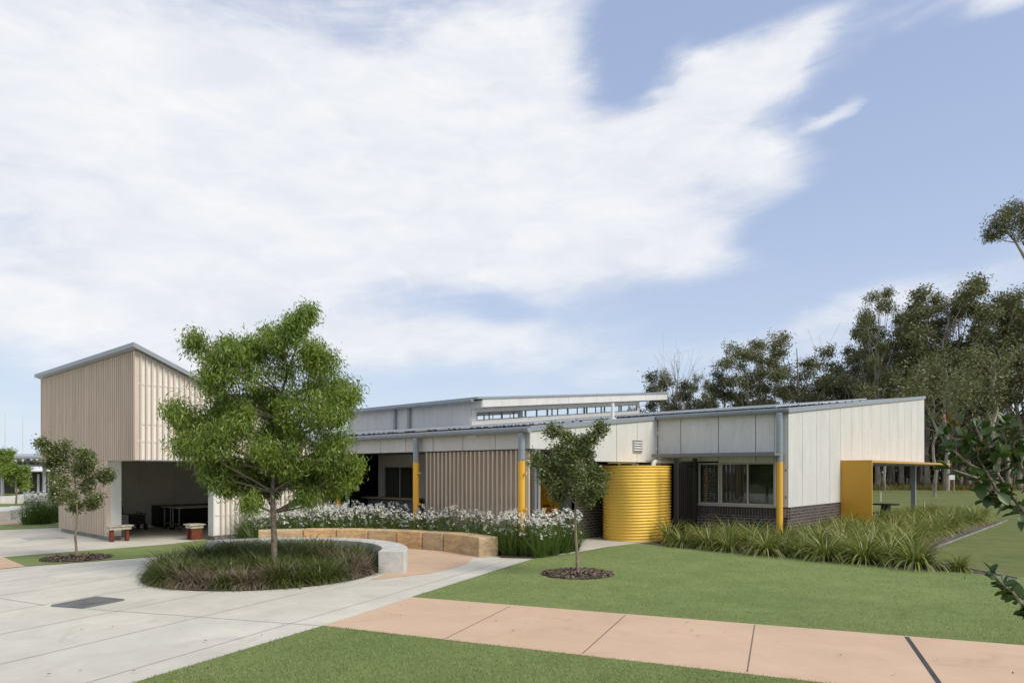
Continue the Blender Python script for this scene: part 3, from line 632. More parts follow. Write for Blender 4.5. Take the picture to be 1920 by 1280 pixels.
# ------------------------------------------------------------------ water tank
tc_ = kt((-10.56, 17.14, 0)); tank = thing('water_tank', (tc_[0], tc_[1], .02), 'bright yellow corrugated steel rainwater tank against the brick wall', 'water tank')
m = MB(); n = 72; rows = []; TH = 2.13; NR = 25; steps = NR*8
for j in range(steps+1):
    z = TH*j/steps; rr = .019*math.cos(2*math.pi*NR*j/steps)
    ring = []
    for i in range(n):
        t = 2*math.pi*i/n; ex = 2.6; cx_, sy_ = math.cos(t), math.sin(t)
        px_ = (.84+rr)*math.copysign(abs(cx_)**(2/ex), cx_); py_ = (1.10+rr)*math.copysign(abs(sy_)**(2/ex), sy_)
        wv = 1+.004*math.sin(6*t+z*2)
        ring.append((px_*wv, py_*wv, z))
    rows += ring
fs = [[j*n+i, j*n+(i+1)%n, (j+1)*n+(i+1)%n, (j+1)*n+i] for j in range(steps) for i in range(n)]
m.add(rows, fs, True); m.build('tank_wall', 'yellow_tank', tank, world_=False)
m = MB(); top = [(p[0]*1.0, p[1]*1.0, TH+.012) for p in rows[-n:]]; m.add(top+[(p[0], p[1], TH-.02) for p in top], [list(range(n))]+[[i, i+n, (i+1)%n+n, (i+1)%n] for i in range(n)]); m.build('tank_lid', 'yellow_tank', tank, world_=False)
m = MB(); base = Vector((.30, .42, TH)); dd = Vector((.35, .94, 0)); pts = [base, base+Vector((0, 0, .03))]
for i in range(7): a = R(90*i/6); pts.append(base+dd*(.11-.11*math.cos(a))+Vector((0, 0, .03+.11*math.sin(a))))
pts += [base+dd*1.0+Vector((0, 0, .14))]; m.tube(pts, .068, 14); m.tube([base, base+Vector((0, 0, .02))], .09, 14); m.tube([base+dd*.42+Vector((0, 0, .14)), base+dd*.45+Vector((0, 0, .14))], .076, 14)
m.build('inlet_pipe', 'pvc', tank, world_=False)

# ------------------------------------------------------------------ gate beside the tank
gx = -9.62; gy0, gy1 = 17.70, 18.80
gate = thing('security_gate', (gx, gy0, 0), 'tall black steel picket gate between the yellow tank and the window', 'gate')
for y in (gy0, gy1): MB().box(gx-.055, gx+.055, y-.055, y+.055, 0, 2.38).build('gate_post', 'charcoal', gate, bevel=.006)
m = MB()
for i in range(8): y = gy0+.12+i*(gy1-gy0-.24)/7; m.box(gx-.012, gx+.012, y-.0125, y+.0125, .1, 2.30)
m.build('picket', 'charcoal', gate)
m = MB()
for z in (.25, 2.12): m.box(gx-.035, gx-.013, gy0+.06, gy1-.06, z, z+.045)
m.build('gate_rail', 'charcoal', gate)

# ------------------------------------------------------------------ slatted shed
shed = thing('storage_shed', (-22, 9, 0), 'tall timber slatted shed with steep skillion roof and open corner bay', 'shed')
SZ = lambda y: 5.36-.43*(y-7.0)
sp_ = lambda mb, name, mat, **k: mb.build(name, mat, shed, **k)
m = MB()
m.box(-28.46, -19.85, 7.14, 7.18, 2.31, 5.1); m.box(-26.4, -21.9, 7.14, 7.18, .14, 2.309)
wallseg(m, -19.85, -19.81, 7.14, 13.08, 2.31, 2.31, SZ(7.14)-.1, SZ(13.08)-.1)
wallseg(m, -19.85, -19.81, 9.19, 13.08, .14, .14, 2.309, 2.309)
wallseg(m, -28.46, -28.42, 7.19, 13.08, 2.31, 2.31, SZ(7.19)-.12, SZ(13.08)-.12)
m.box(-28.46, -19.86, 13.04, 13.08, .1, 2.6); m.box(-26.4, -26.36, 7.19, 13.0, .1, 2.309)
sp_(m, 'wall_panel', 'shed_panel')
m = MB(); stp = .1465
x = -28.44
while x < -19.95:
    if x+.07 < -19.86: m.box(x, x+.05, 7.045, 7.137, 2.30, SZ(7.06)-.13)
    if -26.4 < x < -22.05: m.box(x, x+.05, 7.045, 7.137, .13, 2.29)
    x += stp
m.box(-19.93, -19.80, 7.04, 7.137, 2.30, SZ(7.06)-.13); m.box(-22.03, -21.9, 7.04, 7.137, .13, 2.30)
y = 7.16
while y < 13.0:
    wallseg(m, -19.807, -19.752, y, y+.046, 2.30, 2.30, SZ(y)-.13, SZ(y+.05)-.13)
    if y > 9.22: wallseg(m, -19.807, -19.752, y, y+.046, .13, .13, 2.29, 2.29)
    y += stp
m.box(-19.807, -19.72, 12.98, 13.09, .13, 2.6)
sp_(m, 'timber_batten', 'batten')
m = MB()
for z, y0, y1 in ((4.31, 7.12, 9.15), (2.78, 7.12, 12.0), (.70, 9.22, 12.98)): m.box(-19.808, -19.795, y0, y1, z, z+.055)
sp_(m, 'panel_clip', 'white_paint')
m = MB(); m.box(-19.808, -19.804, 7.12, 11.2, 3.24, 3.252); m.box(-28.4, -19.8, 7.12, 7.139, 2.285, 2.305); m.box(-19.81, -19.72, 7.12, 9.19, 2.285, 2.30); sp_(m, 'flashing', 'blue_steel')
m = MB(); wallseg(m, -28.7, -19.62, 6.98, 13.25, SZ(6.98)-.09, SZ(13.25)-.09, SZ(6.98), SZ(13.25)); sp_(m, 'roof', 'roof_metal')
m = MB(); wallseg(m, -19.619, -19.60, 6.95, 13.25, SZ(6.95)-.105, SZ(13.25)-.105, SZ(6.95)+.012, SZ(13.25)+.012); m.box(-28.72, -19.60, 6.93, 6.949, SZ(6.95)-.11, SZ(6.95)+.012); sp_(m, 'roof_fascia', 'blue_steel')
m = MB(); m.box(-26.3, -21.9, 7.10, 7.42, -.05, .135); sp_(m, 'footing', 'footing'); m = MB(); m.box(-20.1, -19.82, 9.2, 13.05, -.05, .135); sp_(m, 'footing', 'footing')
m = MB(); m.box(-21.96, -21.905, 7.185, 7.42, .135, 2.295); m.box(-21.904, -21.885, 7.139, 7.42, .135, 2.295); sp_(m, 'opening_reveal', 'reveal'); m = MB(); m.box(-20.13, -19.815, 9.165, 9.189, .12, 2.295); m.box(-20.15, -20.131, 9.165, 9.5, .12, 2.295); sp_(m, 'opening_reveal', 'reveal')
m = MB(); m.box(-26.35, -21.97, 7.19, 7.40, .1, 2.305)
for a, b_ in ((7.42, 8.29), (8.3, 9.48), (9.49, 10.67), (10.68, 11.95), (11.96, 13.0)): m.box(-26.35, -26.30, a, b_, .02, 2.30)
m.box(-26.2, -19.9, 12.98, 13.03, .02, 2.30); m.box(-20.0, -19.87, 9.5, 12.97, .02, 2.30)
sp_(m, 'inner_lining', 'inner_wall')
m = MB(); m.box(-28.4, -19.88, 7.2, 13.02, 2.31, 2.35); sp_(m, 'ceiling', 'inner_wall')
m = MB(); m.box(-26.295, -26.27, 10.95, 11.07, 1.32, 1.42); sp_(m, 'wall_light', 'white_paint')
# things inside the shed bay
MB().box(-23.3, -22.85, 7.6, 7.95, .012, .68).build('storage_box', 'grey_paint', label='plain dark grey box cabinet standing just inside the shed opening', cat='cabinet', bevel=.01)
cab = thing('storage_cabinet', (-26.0, 11.3, 0), 'low charcoal cabinets lined up along the back wall of the shed', 'cabinet')
MB().box(-26.28, -25.72, 9.9, 12.9, .03, .78).build('carcass', 'charcoal', cab, bevel=.01)
m = MB()
for i in range(5): m.box(-25.719, -25.705, 9.93+i*.594, 10.5+i*.594, .06, .74)
m.build('cabinet_door', 'charcoal', cab)
wg = thing('folding_wagon', (-25.3, 8.95, .012), 'black folding wagon with four wheels and a tall loop handle', 'wagon')
MB().box(-.42, .42, -.24, .24, .22, .52).build('wagon_body', 'charcoal', wg, world_=False, bevel=.02)
m = MB()
for s in (-1, 1):
    for x0, x1 in ((-.42, 0), (0, .42)): m.tube([(x0, .26*s, .2), (x1, .26*s, .56)], .012, 6); m.tube([(x1, .26*s, .2), (x0, .26*s, .56)], .012, 6)
    m.tube([(-.45, .26*s, .56), (.45, .26*s, .56)], .014, 6)
m.build('wagon_frame', 'charcoal', wg, world_=False)
for x in (-.34, .34):
    for y in (-.27, .27): m = MB(); m.tube([(x, y-.03, .11), (x, y+.03, .11)], .11, 16); m.build('wheel', 'charcoal', wg, world_=False)
m = MB(); m.tube([(-.45, -.1, .25), (-.66, -.15, .85)], .014, 6)
m.tube([(-.68+.06*math.cos(R(t)), -.15, .92+.07*math.sin(R(t))) for t in range(0, 361, 30)], .014, 6); m.build('handle', 'charcoal', wg, world_=False)
def table(x, lab):
    t = thing('trolley_table', (x, 11.1, .012), lab, 'table', 'cream topped tables on castors inside the shed')
    MB().box(-.30, .30, -1.35, 1.35, .74, .775).build('tabletop', 'weathered_wood', t, world_=False, bevel=.004)
    for y in (-1.25, 1.25):
        for xx in (-.25, .25):
            l = MB(); l.tube([(xx, y, .09), (xx, y, .74)], .018, 8); lg = l.build('leg', 'galv', t, world_=False)
            c = MB(); c.tube([(xx-.015, y, .045), (xx+.015, y, .045)], .045, 12); c.build('castor', 'charcoal', lg, world_=False)
        MB().box(-.23, .23, y-.012, y+.012, .2, .23).build('stretcher', 'galv', t, world_=False)
table(-24.05, 'cream topped table on castors nearer the shed opening'); table(-24.75, 'cream topped table on castors further inside the shed, beside the cabinets')
def bench(x0, x1, y0, y1, lab, long_y=True):
    t = thing('bench', ((x0+x1)/2, (y0+y1)/2, .01), lab, 'bench', 'small weathered timber benches at the shed bay')
    MB().box(x0-.04, x1+.04, y0-.06, y1+.06, .43, .465).build('seat', 'weathered_wood', t, bevel=.004)
    MB().box(x0, x1, y0-.01, y1+.01, .345, .429).build('apron', 'weathered_wood', t, bevel=.004)
    if long_y: L_ = ((x0+.05, x1-.05, y0+.03, y0+.11), (x0+.05, x1-.05, y1-.11, y1-.03))
    else: L_ = ((x0+.02, x0+.12, y0+.02, y1-.02), (x1-.14, x1-.02, y0+.02, y1-.02))
    for a in L_: MB().box(*a, .01, .344).build('leg', 'rust', t, bevel=.004)
bench(-21.62, -21.36, 6.96, 7.5, 'small weathered bench on rust red legs by the white pier left of the shed opening')
bench(-20.62, -20.22, 8.72, 9.05, 'small weathered rust legged bench right of the shed opening behind the grass', False)

# ------------------------------------------------------------------ curved seats
def ring_sector(r0, r1, a0, a1, z0, z1, n):
    m = MB(); vs = []
    for i in range(n+1):
        a = R(a0+(a1-a0)*i/n)
        for r, z in ((r0, z0), (r1, z0), (r1, z1), (r0, z1)): x, y = wxy(-4.85+r*math.cos(a), 13.7+r*math.sin(a)); vs.append((x, y, z))
    fs = [[i*4+k, (i+1)*4+k, (i+1)*4+(k+1)%4, i*4+(k+1)%4] for i in range(n) for k in range(4)]
    fs += [[0, 1, 2, 3], [n*4+3, n*4+2, n*4+1, n*4]]
    return m.add(vs, fs)
ring_sector(2.24, 2.76, -4, 137, -.05, .44, 48).build('concrete_seat_wall', 'concrete_wall', label='curved pale concrete seat wall around the back of the round grass bed', cat='seat wall', bevel=.012)
brk = [30.5, 40, 49, 57.5, 67, 77.5, 88, 98.5, 112]
nm = ['at the right hand end of the curve beside the flowers', 'second from the right hand end of the curve', 'third from the right hand end of the curve', 'fourth from the right hand end of the curve', 'fifth from the right hand end', 'third from the left hand end of the curve', 'second from the left hand end', 'at the left hand end behind the trunk']
rng = np.random.default_rng(5)
for i in range(8):
    dr_ = [0, .03, 0, -.02, .01, 0, .01, -.01][i]
    ring_sector(4.74+dr_, 5.26+dr_, brk[i]+.12, brk[i+1]-.12, -.03, .455+rng.uniform(-.008, .008), 5).build('sandstone_block', 'sandstone', label='golden sawn sandstone seat block '+nm[i], cat='stone block', group='sandstone blocks of the curved seat', bevel=.022)

# ------------------------------------------------------------------ plants
def clump_mesh(name, seed, n, Hh, W, mat, lean=(.05, .7), curve=(.3, 1.9), rad=.07, seg=5, frac=1.0):
    rg = np.random.default_rng(seed); a = rg.uniform(0, 2*np.pi, n); r = rad*np.sqrt(rg.uniform(0, 1, n))
    base = np.stack([np.cos(a)*r, np.sin(a)*r, np.zeros(n)-.01], 1); az = a+rg.normal(0, .5, n)
    L = Hh*rg.uniform(.7, 1.15, n); k_ = rg.uniform(0, 1, n)
    v, f = blades(rg, base, az, L, lean[0]+(lean[1]-lean[0])*k_, curve[0]+(curve[1]-curve[0])*k_*rg.uniform(.6, 1.2, n), W*rg.uniform(.7, 1.2, n), seg, rg.normal(0, .5, n))
    return np_mesh(name, v, f, mat)
flax = [clump_mesh('flax_blades', 10+i, 250, .98, .025, 'blade_flax', (.05, .75), (1.0, 3.7), .10, 8) for i in range(4)]
flax_lab = 'strappy variegated green and cream clump massed in the long garden bed'
def put_clump(name, me, x, y, s, rz, lab, cat, grp):
    o = bpy.data.objects.new(name, me); COL.objects.link(o); o.location = (x, y, .02); o.rotation_euler = (0, 0, rz); o.scale = (s, s, s*1.0); return tag(o, lab, cat, grp)
rnd = random.Random(3)
front = [(1257, 1020, .95, 'clump of strappy leaves at the foot of the yellow tank, first in the bed'), (1330, 1031, .9, 'front row strappy clump below the black gate'),
         (1366, 1036, .85, 'front row strappy clump below the left half of the big window'), (1438, 1043, 1.0, 'front row strappy clump just left of the yellow column, leaves arching forward'),
         (1502, 1047, .75, 'upright dark green strappy clump just right of the yellow column'), (1548, 1053, .95, 'front row strappy clump below the brick base, with drooping pale leaves'),
         (1622, 1059, 1.05, 'large front row strappy clump in front of the yellow portal'), (1718, 1067, 1.1, 'large strappy clump standing alone at the corner of the bed edging'),
         (1797, 1073, .55, 'small isolated dark strappy clump in the narrow gravel strip')]
pos = []
for i, (px, py, s, lab) in enumerate(front):
    x, y, _ = G(px, py-2); pos.append((x, y)); put_clump('strappy_clump', flax[i % 4], x, y, s, i*1.3, lab, 'plant', 'strappy clumps in the long garden bed')
cand = []
for i in range(6000):
    x = rnd.uniform(-10, -3.8); y = rnd.uniform(15, 34)
    if not inpoly(x, y, BED) or x < -9.0: continue
    if x < -6.8 and y > 18.75: continue
    if x > -4.35-(.1 if y > 21 else 0) and y > 20: continue
    if min((x-a)**2+(y-b_)**2 for a, b_ in pos) < .57**2: continue
    # keep the gravel at the front edge and narrow strip clear
    if not inpoly(x-.25*SA*-1, y-.25*CA, BED) or not inpoly(x+.3, y-.3, BED): continue
    if y > 22.3 and y < 22.8 and x < -5.9: continue
    pos.append((x, y)); cand.append((x, y))
for i, (x, y) in enumerate(cand[:230]):
    put_clump('strappy_clump', flax[rnd.randrange(4)], x, y, rnd.uniform(.72, 1.0), rnd.uniform(0, 6.28), flax_lab, 'plant', 'strappy clumps in the long garden bed')
print('flax', len(cand))
# white flowering iris clumps: leaves + flowers
def iris(seed):
    rg = np.random.default_rng(seed); n = 130
    me = clump_mesh('iris_leaves', seed, n, .80, .017, 'blade_iris', (.0, .5), (.1, 1.3), .17, 4)
    vs = []; nf = rg.integers(20, 30)
    st = [];
    for i in range(nf):
        a = rg.uniform(0, 6.28); r = rg.uniform(.02, .30); h = rg.uniform(.74, 1.04) if rg.random() < .7 else rg.uniform(.45, .7)
        c = np.array([math.cos(a)*r, math.sin(a)*r, h]); st.append((c*np.array([.4, .4, 0]), c))
        for j in range(rg.integers(5, 9)):
            b = rg.uniform(0, 6.28); t = rg.uniform(-.95, .6); d = np.array([math.cos(b)*math.cos(t), math.sin(b)*math.cos(t), math.sin(t)]); s = np.array([-math.sin(b), math.cos(b), 0]); L = rg.uniform(.045, .072)
            cc = c+rg.normal(0, .012, 3)
            vs.append(np.stack([cc, cc+d*L*.6+s*L*.42, cc+d*L+np.array([0, 0, -.006]), cc+d*L*.6-s*L*.42]))
    v = np.concatenate(vs); f = np.arange(len(v)).reshape(-1, 4); fm = np_mesh('iris_flowers', v, f, 'petal')
    m = MB()
    for a, b in st: m.tube([a, (a*.5+b*.5)*np.array([.85, .85, 1]), b], .0035, 3, False)
    o_ = bpy.data.meshes.new('iris_stems'); o_.from_pydata(m.v, [], m.f); o_.materials.append(MATS['blade_iris'])
    return me, fm, o_
irises = [iris(40+i) for i in range(5)]
def put_iris(x, y, s, rz, lab, grp):
    a, b, c = irises[rnd.randrange(5)]
    t = thing('flowering_iris', (x, y, .02), lab, 'flower clump', grp, rz or .01); t.scale = (s, s, s)
    for nme, me in (('leaves', a), ('flowers', b), ('stems', c)): link(nme, me, t)
FB = [Vector(p[:2]) for p in arc(5.3, 30, 114, 24)]+[Vector(p) for p in ((-19.4, 9.8), (-19.4, 12.7), (-11.3, 12.75), (-11.1, 13.4))]+[Vector(G(1078, 1031)[:2]), Vector(G(1000, 1043)[:2]), Vector(G(948, 1043)[:2])]
ip = []
for i in range(5000):
    x = rnd.uniform(-19.6, -8.5); y = rnd.uniform(8, 14.4)
    if not inpoly(x, y, FB): continue
    if ip and min((x-a)**2+(y-b)**2 for a, b in ip) < .36**2: continue
    ip.append((x, y))
ip += [G(px, py)[:2] for px, py in ((955, 1041), (985, 1043), (1012, 1045), (1036, 1041), (1058, 1037), (1074, 1034), (970, 1036), (1045, 1032), (1066, 1029), (1024, 1036))]
for x, y in ip[:190]: put_iris(x, y, rnd.uniform(.85, 1.08), rnd.uniform(.1, 6.2), 'white flowering iris clump in the curved bed behind the sandstone seat', 'white flowering iris clumps behind the sandstone seat')
print('iris', len(ip))
# far left flower clump group
for px, py in ((52, 984), (66, 983), (80, 982), (94, 981), (106, 979), (60, 975), (78, 973), (96, 971), (108, 968)):
    x, y, _ = G(px, py); put_iris(x, y, 1.15, rnd.uniform(.1, 6), 'white flowering iris clump in the dark green row left of the shed', 'white flowering iris clumps left of the shed')
# round bed of mondo grass
rg = np.random.default_rng(8); N = 4200
a = rg.uniform(0, 2*np.pi, N); r = 2.02*np.sqrt(rg.uniform(0, 1, N)); cxv = np.stack([-4.85+r*np.cos(a), 13.7+r*np.sin(a)], 1)
cx2 = np.stack([CA*cxv[:, 0]-SA*cxv[:, 1], SA*cxv[:, 0]+CA*cxv[:, 1]], 1)
def patch(c):   # dry brown patches of the bed
    X, Y = c[:, 0], c[:, 1]; d = np.zeros(len(c))
    for x0, y0, rx, ry in ((-4.75, 12.3, .75, .45), (-5.4, 11.9, .45, .35), (-2.95, 13.1, .3, .5), (-3.5, 14.2, .5, .3), (-6.3, 13.0, .3, .2), (-4.4, 11.75, .3, .15)): d = np.maximum(d, np.exp(-((X-x0)/rx)**2-((Y-y0)/ry)**2))
    return d
dry = patch(cxv)+rg.normal(0, .13, N) > .40
hh = .26+.09*(cxv[:, 1] > 14.0)+.06*np.sin(cxv[:, 0]*3.1+1)*np.sin(cxv[:, 1]*2.7)+.05*np.sin(cxv[:, 0]*7+cxv[:, 1]*5)
def mondo(mask, mat, nm_, sc):
    idx = np.nonzero(mask)[0]; per = 18; c = np.repeat(cx2[idx], per, 0); n = len(c); h_ = np.repeat(hh[idx], per)*sc
    base = np.stack([c[:, 0]+rg.normal(0, .02, n), c[:, 1]+rg.normal(0, .02, n), np.full(n, .02)], 1)
    k_ = rg.uniform(0, 1, n)
    v, f = blades(rg, base, rg.uniform(0, 6.283, n), h_*rg.uniform(1.2, 2.1, n), .15+.7*k_, .9+2.3*k_, rg.uniform(.009, .017, n), 4, rg.normal(0, .6, n))
    return np_mesh(nm_, v, f, mat)
o = link('mondo_grass', mondo(~dry, 'blade_mondo', 'mondo_grass', 1.0)); tag(o, 'dark green tufted grass filling the round bed under the tree', 'ground cover', kind='stuff')
o = link('dry_grass', mondo(dry, 'blade_dry', 'dry_grass', .85)); tag(o, 'brown dried tufts among the green grass of the round bed', 'ground cover', kind='stuff')
sheet('round_bed', arc(2.2, 0, 354, 60), .024, 'soil')

# --- trees
CRT = Vector((CA, SA, 0)); CDP = Vector((-SA, CA, 0))
def branch_tree(name, base, trunk, blobs, leafmat_, barkmat, label, cat, seed, L, W, per, twigs, r0, droop=.5, group=None, spread=.05, zs=.85):
    """base world xyz; trunk and blobs given as (right, depth, up [, r]) metres from the base"""
    rg = np.random.default_rng(seed); t = thing(name, base, label, cat, group)
    loc = lambda p: np.array(CRT)*p[0]+np.array(CDP)*p[1]+np.array([0, 0, p[2]])
    m = MB(); tp = [loc(p) for p in trunk]; nT = len(tp); rad = [r0*(1-.80*i/(nT-1)) for i in range(nT)]; rad[0] *= 1.25
    m.tube(tp, rad, 12); anchors = []
    for bx, bd, bz, br in blobs:
        c = loc((bx, bd, bz))
        best = min(range(nT), key=lambda i: np.linalg.norm(tp[i]-(c-np.array([0, 0, .45*np.linalg.norm((c-tp[i])[:2])+.25*br])))); s = tp[best]
        dist = np.linalg.norm(c-s); mid = (s+c)/2+np.array([0, 0, -.06*dist])+rg.normal(0, .05*dist, 3); rb = max(.006, min(rad[best]*.6, .010+.013*dist*r0/.07))
        m.tube([s, (s+mid)/2+rg.normal(0, .02, 3)*dist*.3, mid, (mid+c)/2, c], [rb, rb*.85, rb*.65, rb*.5, rb*.35], 6)
        for k_ in range(twigs):
            d = unit(rg.normal(0, 1, 3)); rr = br*rg.uniform(.3, 1)**.5; e = c+d*rr*np.array([1, 1, zs])
            st = (mid+c)/2 if k_ % 2 else c
            m.tube([st, (st+e)/2+rg.normal(0, .04*br, 3), e], [rb*.3, rb*.22, rb*.08], 3, False)
            for q_ in (.45, .62, .8, .92, 1.0): anchors.append(st+(e-st)*q_+rg.normal(0, .03*br, 3))
    m.build('trunk', barkmat, t, world_=False)
    v, f = leaves(rg, np.array(anchors), per, L, W, spread, droop)
    link('crown', np_mesh('crown', v, f, leafmat_), t); return t
# main courtyard tree
bY = 13.4; bX = (513-CX)/F*bY; bw = wxy(bX, bY); S = F/bY
def B(px, py, rp, d=None, rng_=random.Random(7)):
    return ((px-513)/S, (rng_.uniform(-1, 1)*.75 if d is None else d), H-(py-HZ)/S, rp*1.02/S)
bl = [B(*q_) for q_ in ((583, 590, 17), (572, 612, 16), (541, 612, 24), (548, 640, 30), (506, 630, 24), (515, 655, 34), (470, 668, 32), (424, 645, 24), (395, 648, 18), (408, 672, 26), (436, 690, 34),
     (478, 706, 42), (530, 690, 44), (575, 662, 34), (604, 668, 26), (620, 690, 30), (600, 712, 42), (632, 722, 32), (655, 738, 22), (640, 752, 26), (556, 722, 40), (420, 715, 28), (455, 735, 34), (560, 765, 38), (615, 770, 40), (648, 782, 24), (590, 805, 44),
     (385, 768, 34), (352, 770, 28), (328, 778, 16), (345, 805, 34), (378, 812, 40), (415, 795, 36), (440, 825, 42), (400, 838, 34), (362, 835, 26),
     (470, 860, 38), (430, 870, 30), (405, 880, 20), (500, 820, 36), (520, 860, 38), (560, 855, 42), (545, 900, 32), (590, 880, 40), (622, 850, 32), (630, 890, 28), (655, 895, 17), (610, 915, 24), (450, 902, 26), (425, 905, 16), (480, 915, 22), (487, 935, 12), (578, 925, 22), (500, 770, 28), (470, 780, 26), (445, 765, 30), (470, 810, 32), (418, 745, 22), (500, 745, 34), (430, 905, 24), (600, 750, 34), (640, 830, 30), (600, 860, 34), (540, 820, 36), (388, 870, 18), (665, 870, 16), (505, 885, 34), (475, 905, 24), (540, 880, 34), (520, 800, 34), (525, 840, 30), (575, 900, 28), (450, 880, 28), (488, 850, 30), (458, 652, 22), (488, 648, 22))]
tr_ = [(0, 0, 0), (.01, 0, .4), (.0, .02, .8), (-.01, 0, 1.2), (-.02, 0, 1.6), (0, .05, 2.0), (.02, .05, 2.5), (.05, 0, 3.0), (.15, 0, 3.5), (.3, 0, 4.0), (.45, 0, 4.4), (.6, 0, 4.8)]
branch_tree('courtyard_tree', (bw[0], bw[1], 0), tr_, bl, 'leaf_ash', 'bark', 'bushy bright green tree with drooping leaflets rising from the round grass bed', 'tree', 21, .095, .0195, 15, 18, .062, 1.3, spread=.085)
# low side fork seen right of the trunk
# small crepe myrtles
def small(px0, py0, sc, blobs, trunk, seed, label, grp='young crepe myrtle trees in mulch circles', per=8):
    x, y, _ = G(px0, py0); Yc = H*F/(py0-HZ); S_ = F/Yc; rr = random.Random(seed)
    bl = [((a-px0)/S_, rr.uniform(-.35, .35), H-(b-HZ)/S_, r*1.15/S_) for a, b, r in blobs]; tk = [((a-px0)/S_, 0, H-(b-HZ)/S_) for a, b in trunk]
    return branch_tree('crepe_myrtle', (x, y, 0), tk, bl, 'leaf_myrtle', 'pale_bark', label, 'tree', seed, .056, .031, per, 17, .030, .1, grp, .055)
small(1083, 1078, 1, [(1122, 805, 10), (1106, 822, 15), (1084, 832, 17), (1040, 808, 14), (1058, 822, 16), (1046, 846, 18), (1070, 852, 18), (1098, 848, 12), (1007, 862, 15), (1025, 872, 18), (1050, 885, 22), (1080, 880, 20), (1105, 885, 17), (1125, 890, 14), (1034, 905, 20), (1062, 912, 22), (1092, 912, 20), (1115, 915, 15), (1050, 930, 14), (1022, 890, 15), (1100, 935, 10)],
      [(1083, 1079), (1082, 1040), (1080, 1010), (1079, 985), (1078, 960), (1080, 945), (1082, 915), (1082, 880), (1078, 850), (1080, 825)], 31, 'young crepe myrtle with olive crown in front of the yellow tank')
small(144, 1047, 1, [(95, 832, 9), (103, 848, 13), (125, 838, 15), (138, 852, 15), (112, 862, 15), (160, 860, 15), (176, 856, 10), (92, 868, 11), (130, 878, 18), (155, 880, 18), (178, 892, 15), (195, 890, 8), (108, 890, 14), (130, 905, 16), (155, 908, 14), (120, 930, 14), (145, 928, 17), (172, 935, 13), (130, 950, 12), (160, 945, 10)],
      [(144, 1047), (143, 1028), (141, 1005), (144, 985), (145, 960), (143, 935), (141, 905), (138, 880), (135, 855)], 32, 'young crepe myrtle with dark green crown in front of the slatted shed')
def mulch(px, py, rx, seed, lab):
    x0, y0, _ = G(px, py); rg = np.random.default_rng(seed); n = 950; a = rg.uniform(0, 6.283, n); r = rx*np.sqrt(rg.uniform(0, 1, n))
    c = np.stack([x0+r*np.cos(a), y0+r*np.sin(a), .03+.035*(1-(r/rx)**2)*rg.uniform(.4, 1, n)+.01], 1)
    d = unit(rg.normal(0, 1, (n, 3))*[1, 1, .28]); s = unit(np.cross(d, rg.normal(0, .35, (n, 3))+[0, 0, 1])); L = rg.uniform(.02, .05, (n, 1)); W = rg.uniform(.008, .02, (n, 1))
    v = np.stack([c-d*L-s*W, c+d*L-s*W*.8, c+d*L*.9+s*W, c-d*L*.8+s*W*.9], 1).reshape(-1, 3)
    o = link('mulch', np_mesh('mulch', v, np.arange(n*4).reshape(n, 4), 'mulch_chip')); tag(o, lab, 'mulch', kind='stuff')
    sheet('mulch_soil', [(x0+rx*.97*math.cos(R(t)), y0+rx*.97*math.sin(R(t))) for t in range(0, 360, 12)], .026, 'soil')
mulch(1083, 1077, .70, 3, 'circle of brown bark mulch around the myrtle in front of the tank')
mulch(144, 1047.5, .72, 4, 'circle of brown bark mulch around the myrtle by the shed')

# --- eucalypts
def gum(seed, Ht, cw, cb, nb, mat='leaf_gum', dens=9, lean=0, bare=0):
    """prototype gum tree: returns (trunk mesh, crown mesh)"""
    rg = np.random.default_rng(seed); m = MB(); n = 9
    tp = [np.array([lean*Ht*(i/n)**2+rg.normal(0, .012*Ht)*(i > 1), rg.normal(0, .012*Ht)*(i > 1), Ht*.92*i/n]) for i in range(n+1)]
    r0 = .013*Ht+.05; rad = [r0*(1-.85*i/n) for i in range(n+1)]; m.tube(tp, rad, 7); anch = []
    for b in range(nb):
        t = cb+(1-cb)*(b+.6)/nb; hz_ = t*Ht; env = cw*math.sqrt(max(.05, 1-((t-cb-.42*(1-cb))/(.62*(1-cb)))**2))
        a = b*2.4+rg.uniform(-.5, .5); rr = env*rg.uniform(.35, 1.0); c = np.array([math.cos(a)*rr, math.sin(a)*rr, hz_])+np.array([tp[min(n, int(t*n))][0], tp[min(n, int(t*n))][1], 0])
        i0 = max(1, int(n*max(.2, t-.12-.5*rr/Ht))); s = tp[min(i0, n)]; br = rg.uniform(.55, 1.1)*cw*.30
        mid = s*.5+c*.5+np.array([0, 0, -.03*Ht])+rg.normal(0, .015*Ht, 3); rb = rad[min(i0, n)]*.5
        m.tube([s, s*.6+mid*.4, mid, c], [rb, rb*.8, rb*.6, rb*.25], 5, False)
        if rg.random() < bare:
            for k in range(4): m.tube([mid, (mid+c)/2+rg.normal(0, .4, 3), c+rg.normal(0, 1.2, 3)+[0, 0, 1.0]], [rb*.4, rb*.25, .012], 3, False)
            continue
        for k in range(15):
            d = unit(rg.normal(0, 1, 3)); e = c+d*br*rg.uniform(.35, 1.)*np.array([1, 1, .62])
            m.tube([c, (c+e)/2+rg.normal(0, .1, 3), e], [rb*.22, rb*.16, .01], 3, False)
            for q_ in (.7, 1.0): anch.append(c+(e-c)*q_)
    me = bpy.data.meshes.new('gum_trunk'); me.from_pydata([tuple(p) for p in m.v], [], m.f); me.materials.append(MATS['gum_bark']); me.polygons.foreach_set('use_smooth', m.sm)
    if not anch: return me, None
    v, f = leaves(rg, np.array(anch), dens*2, .30, .12, .30, .45); return me, np_mesh('gum_crown', v, f, mat)
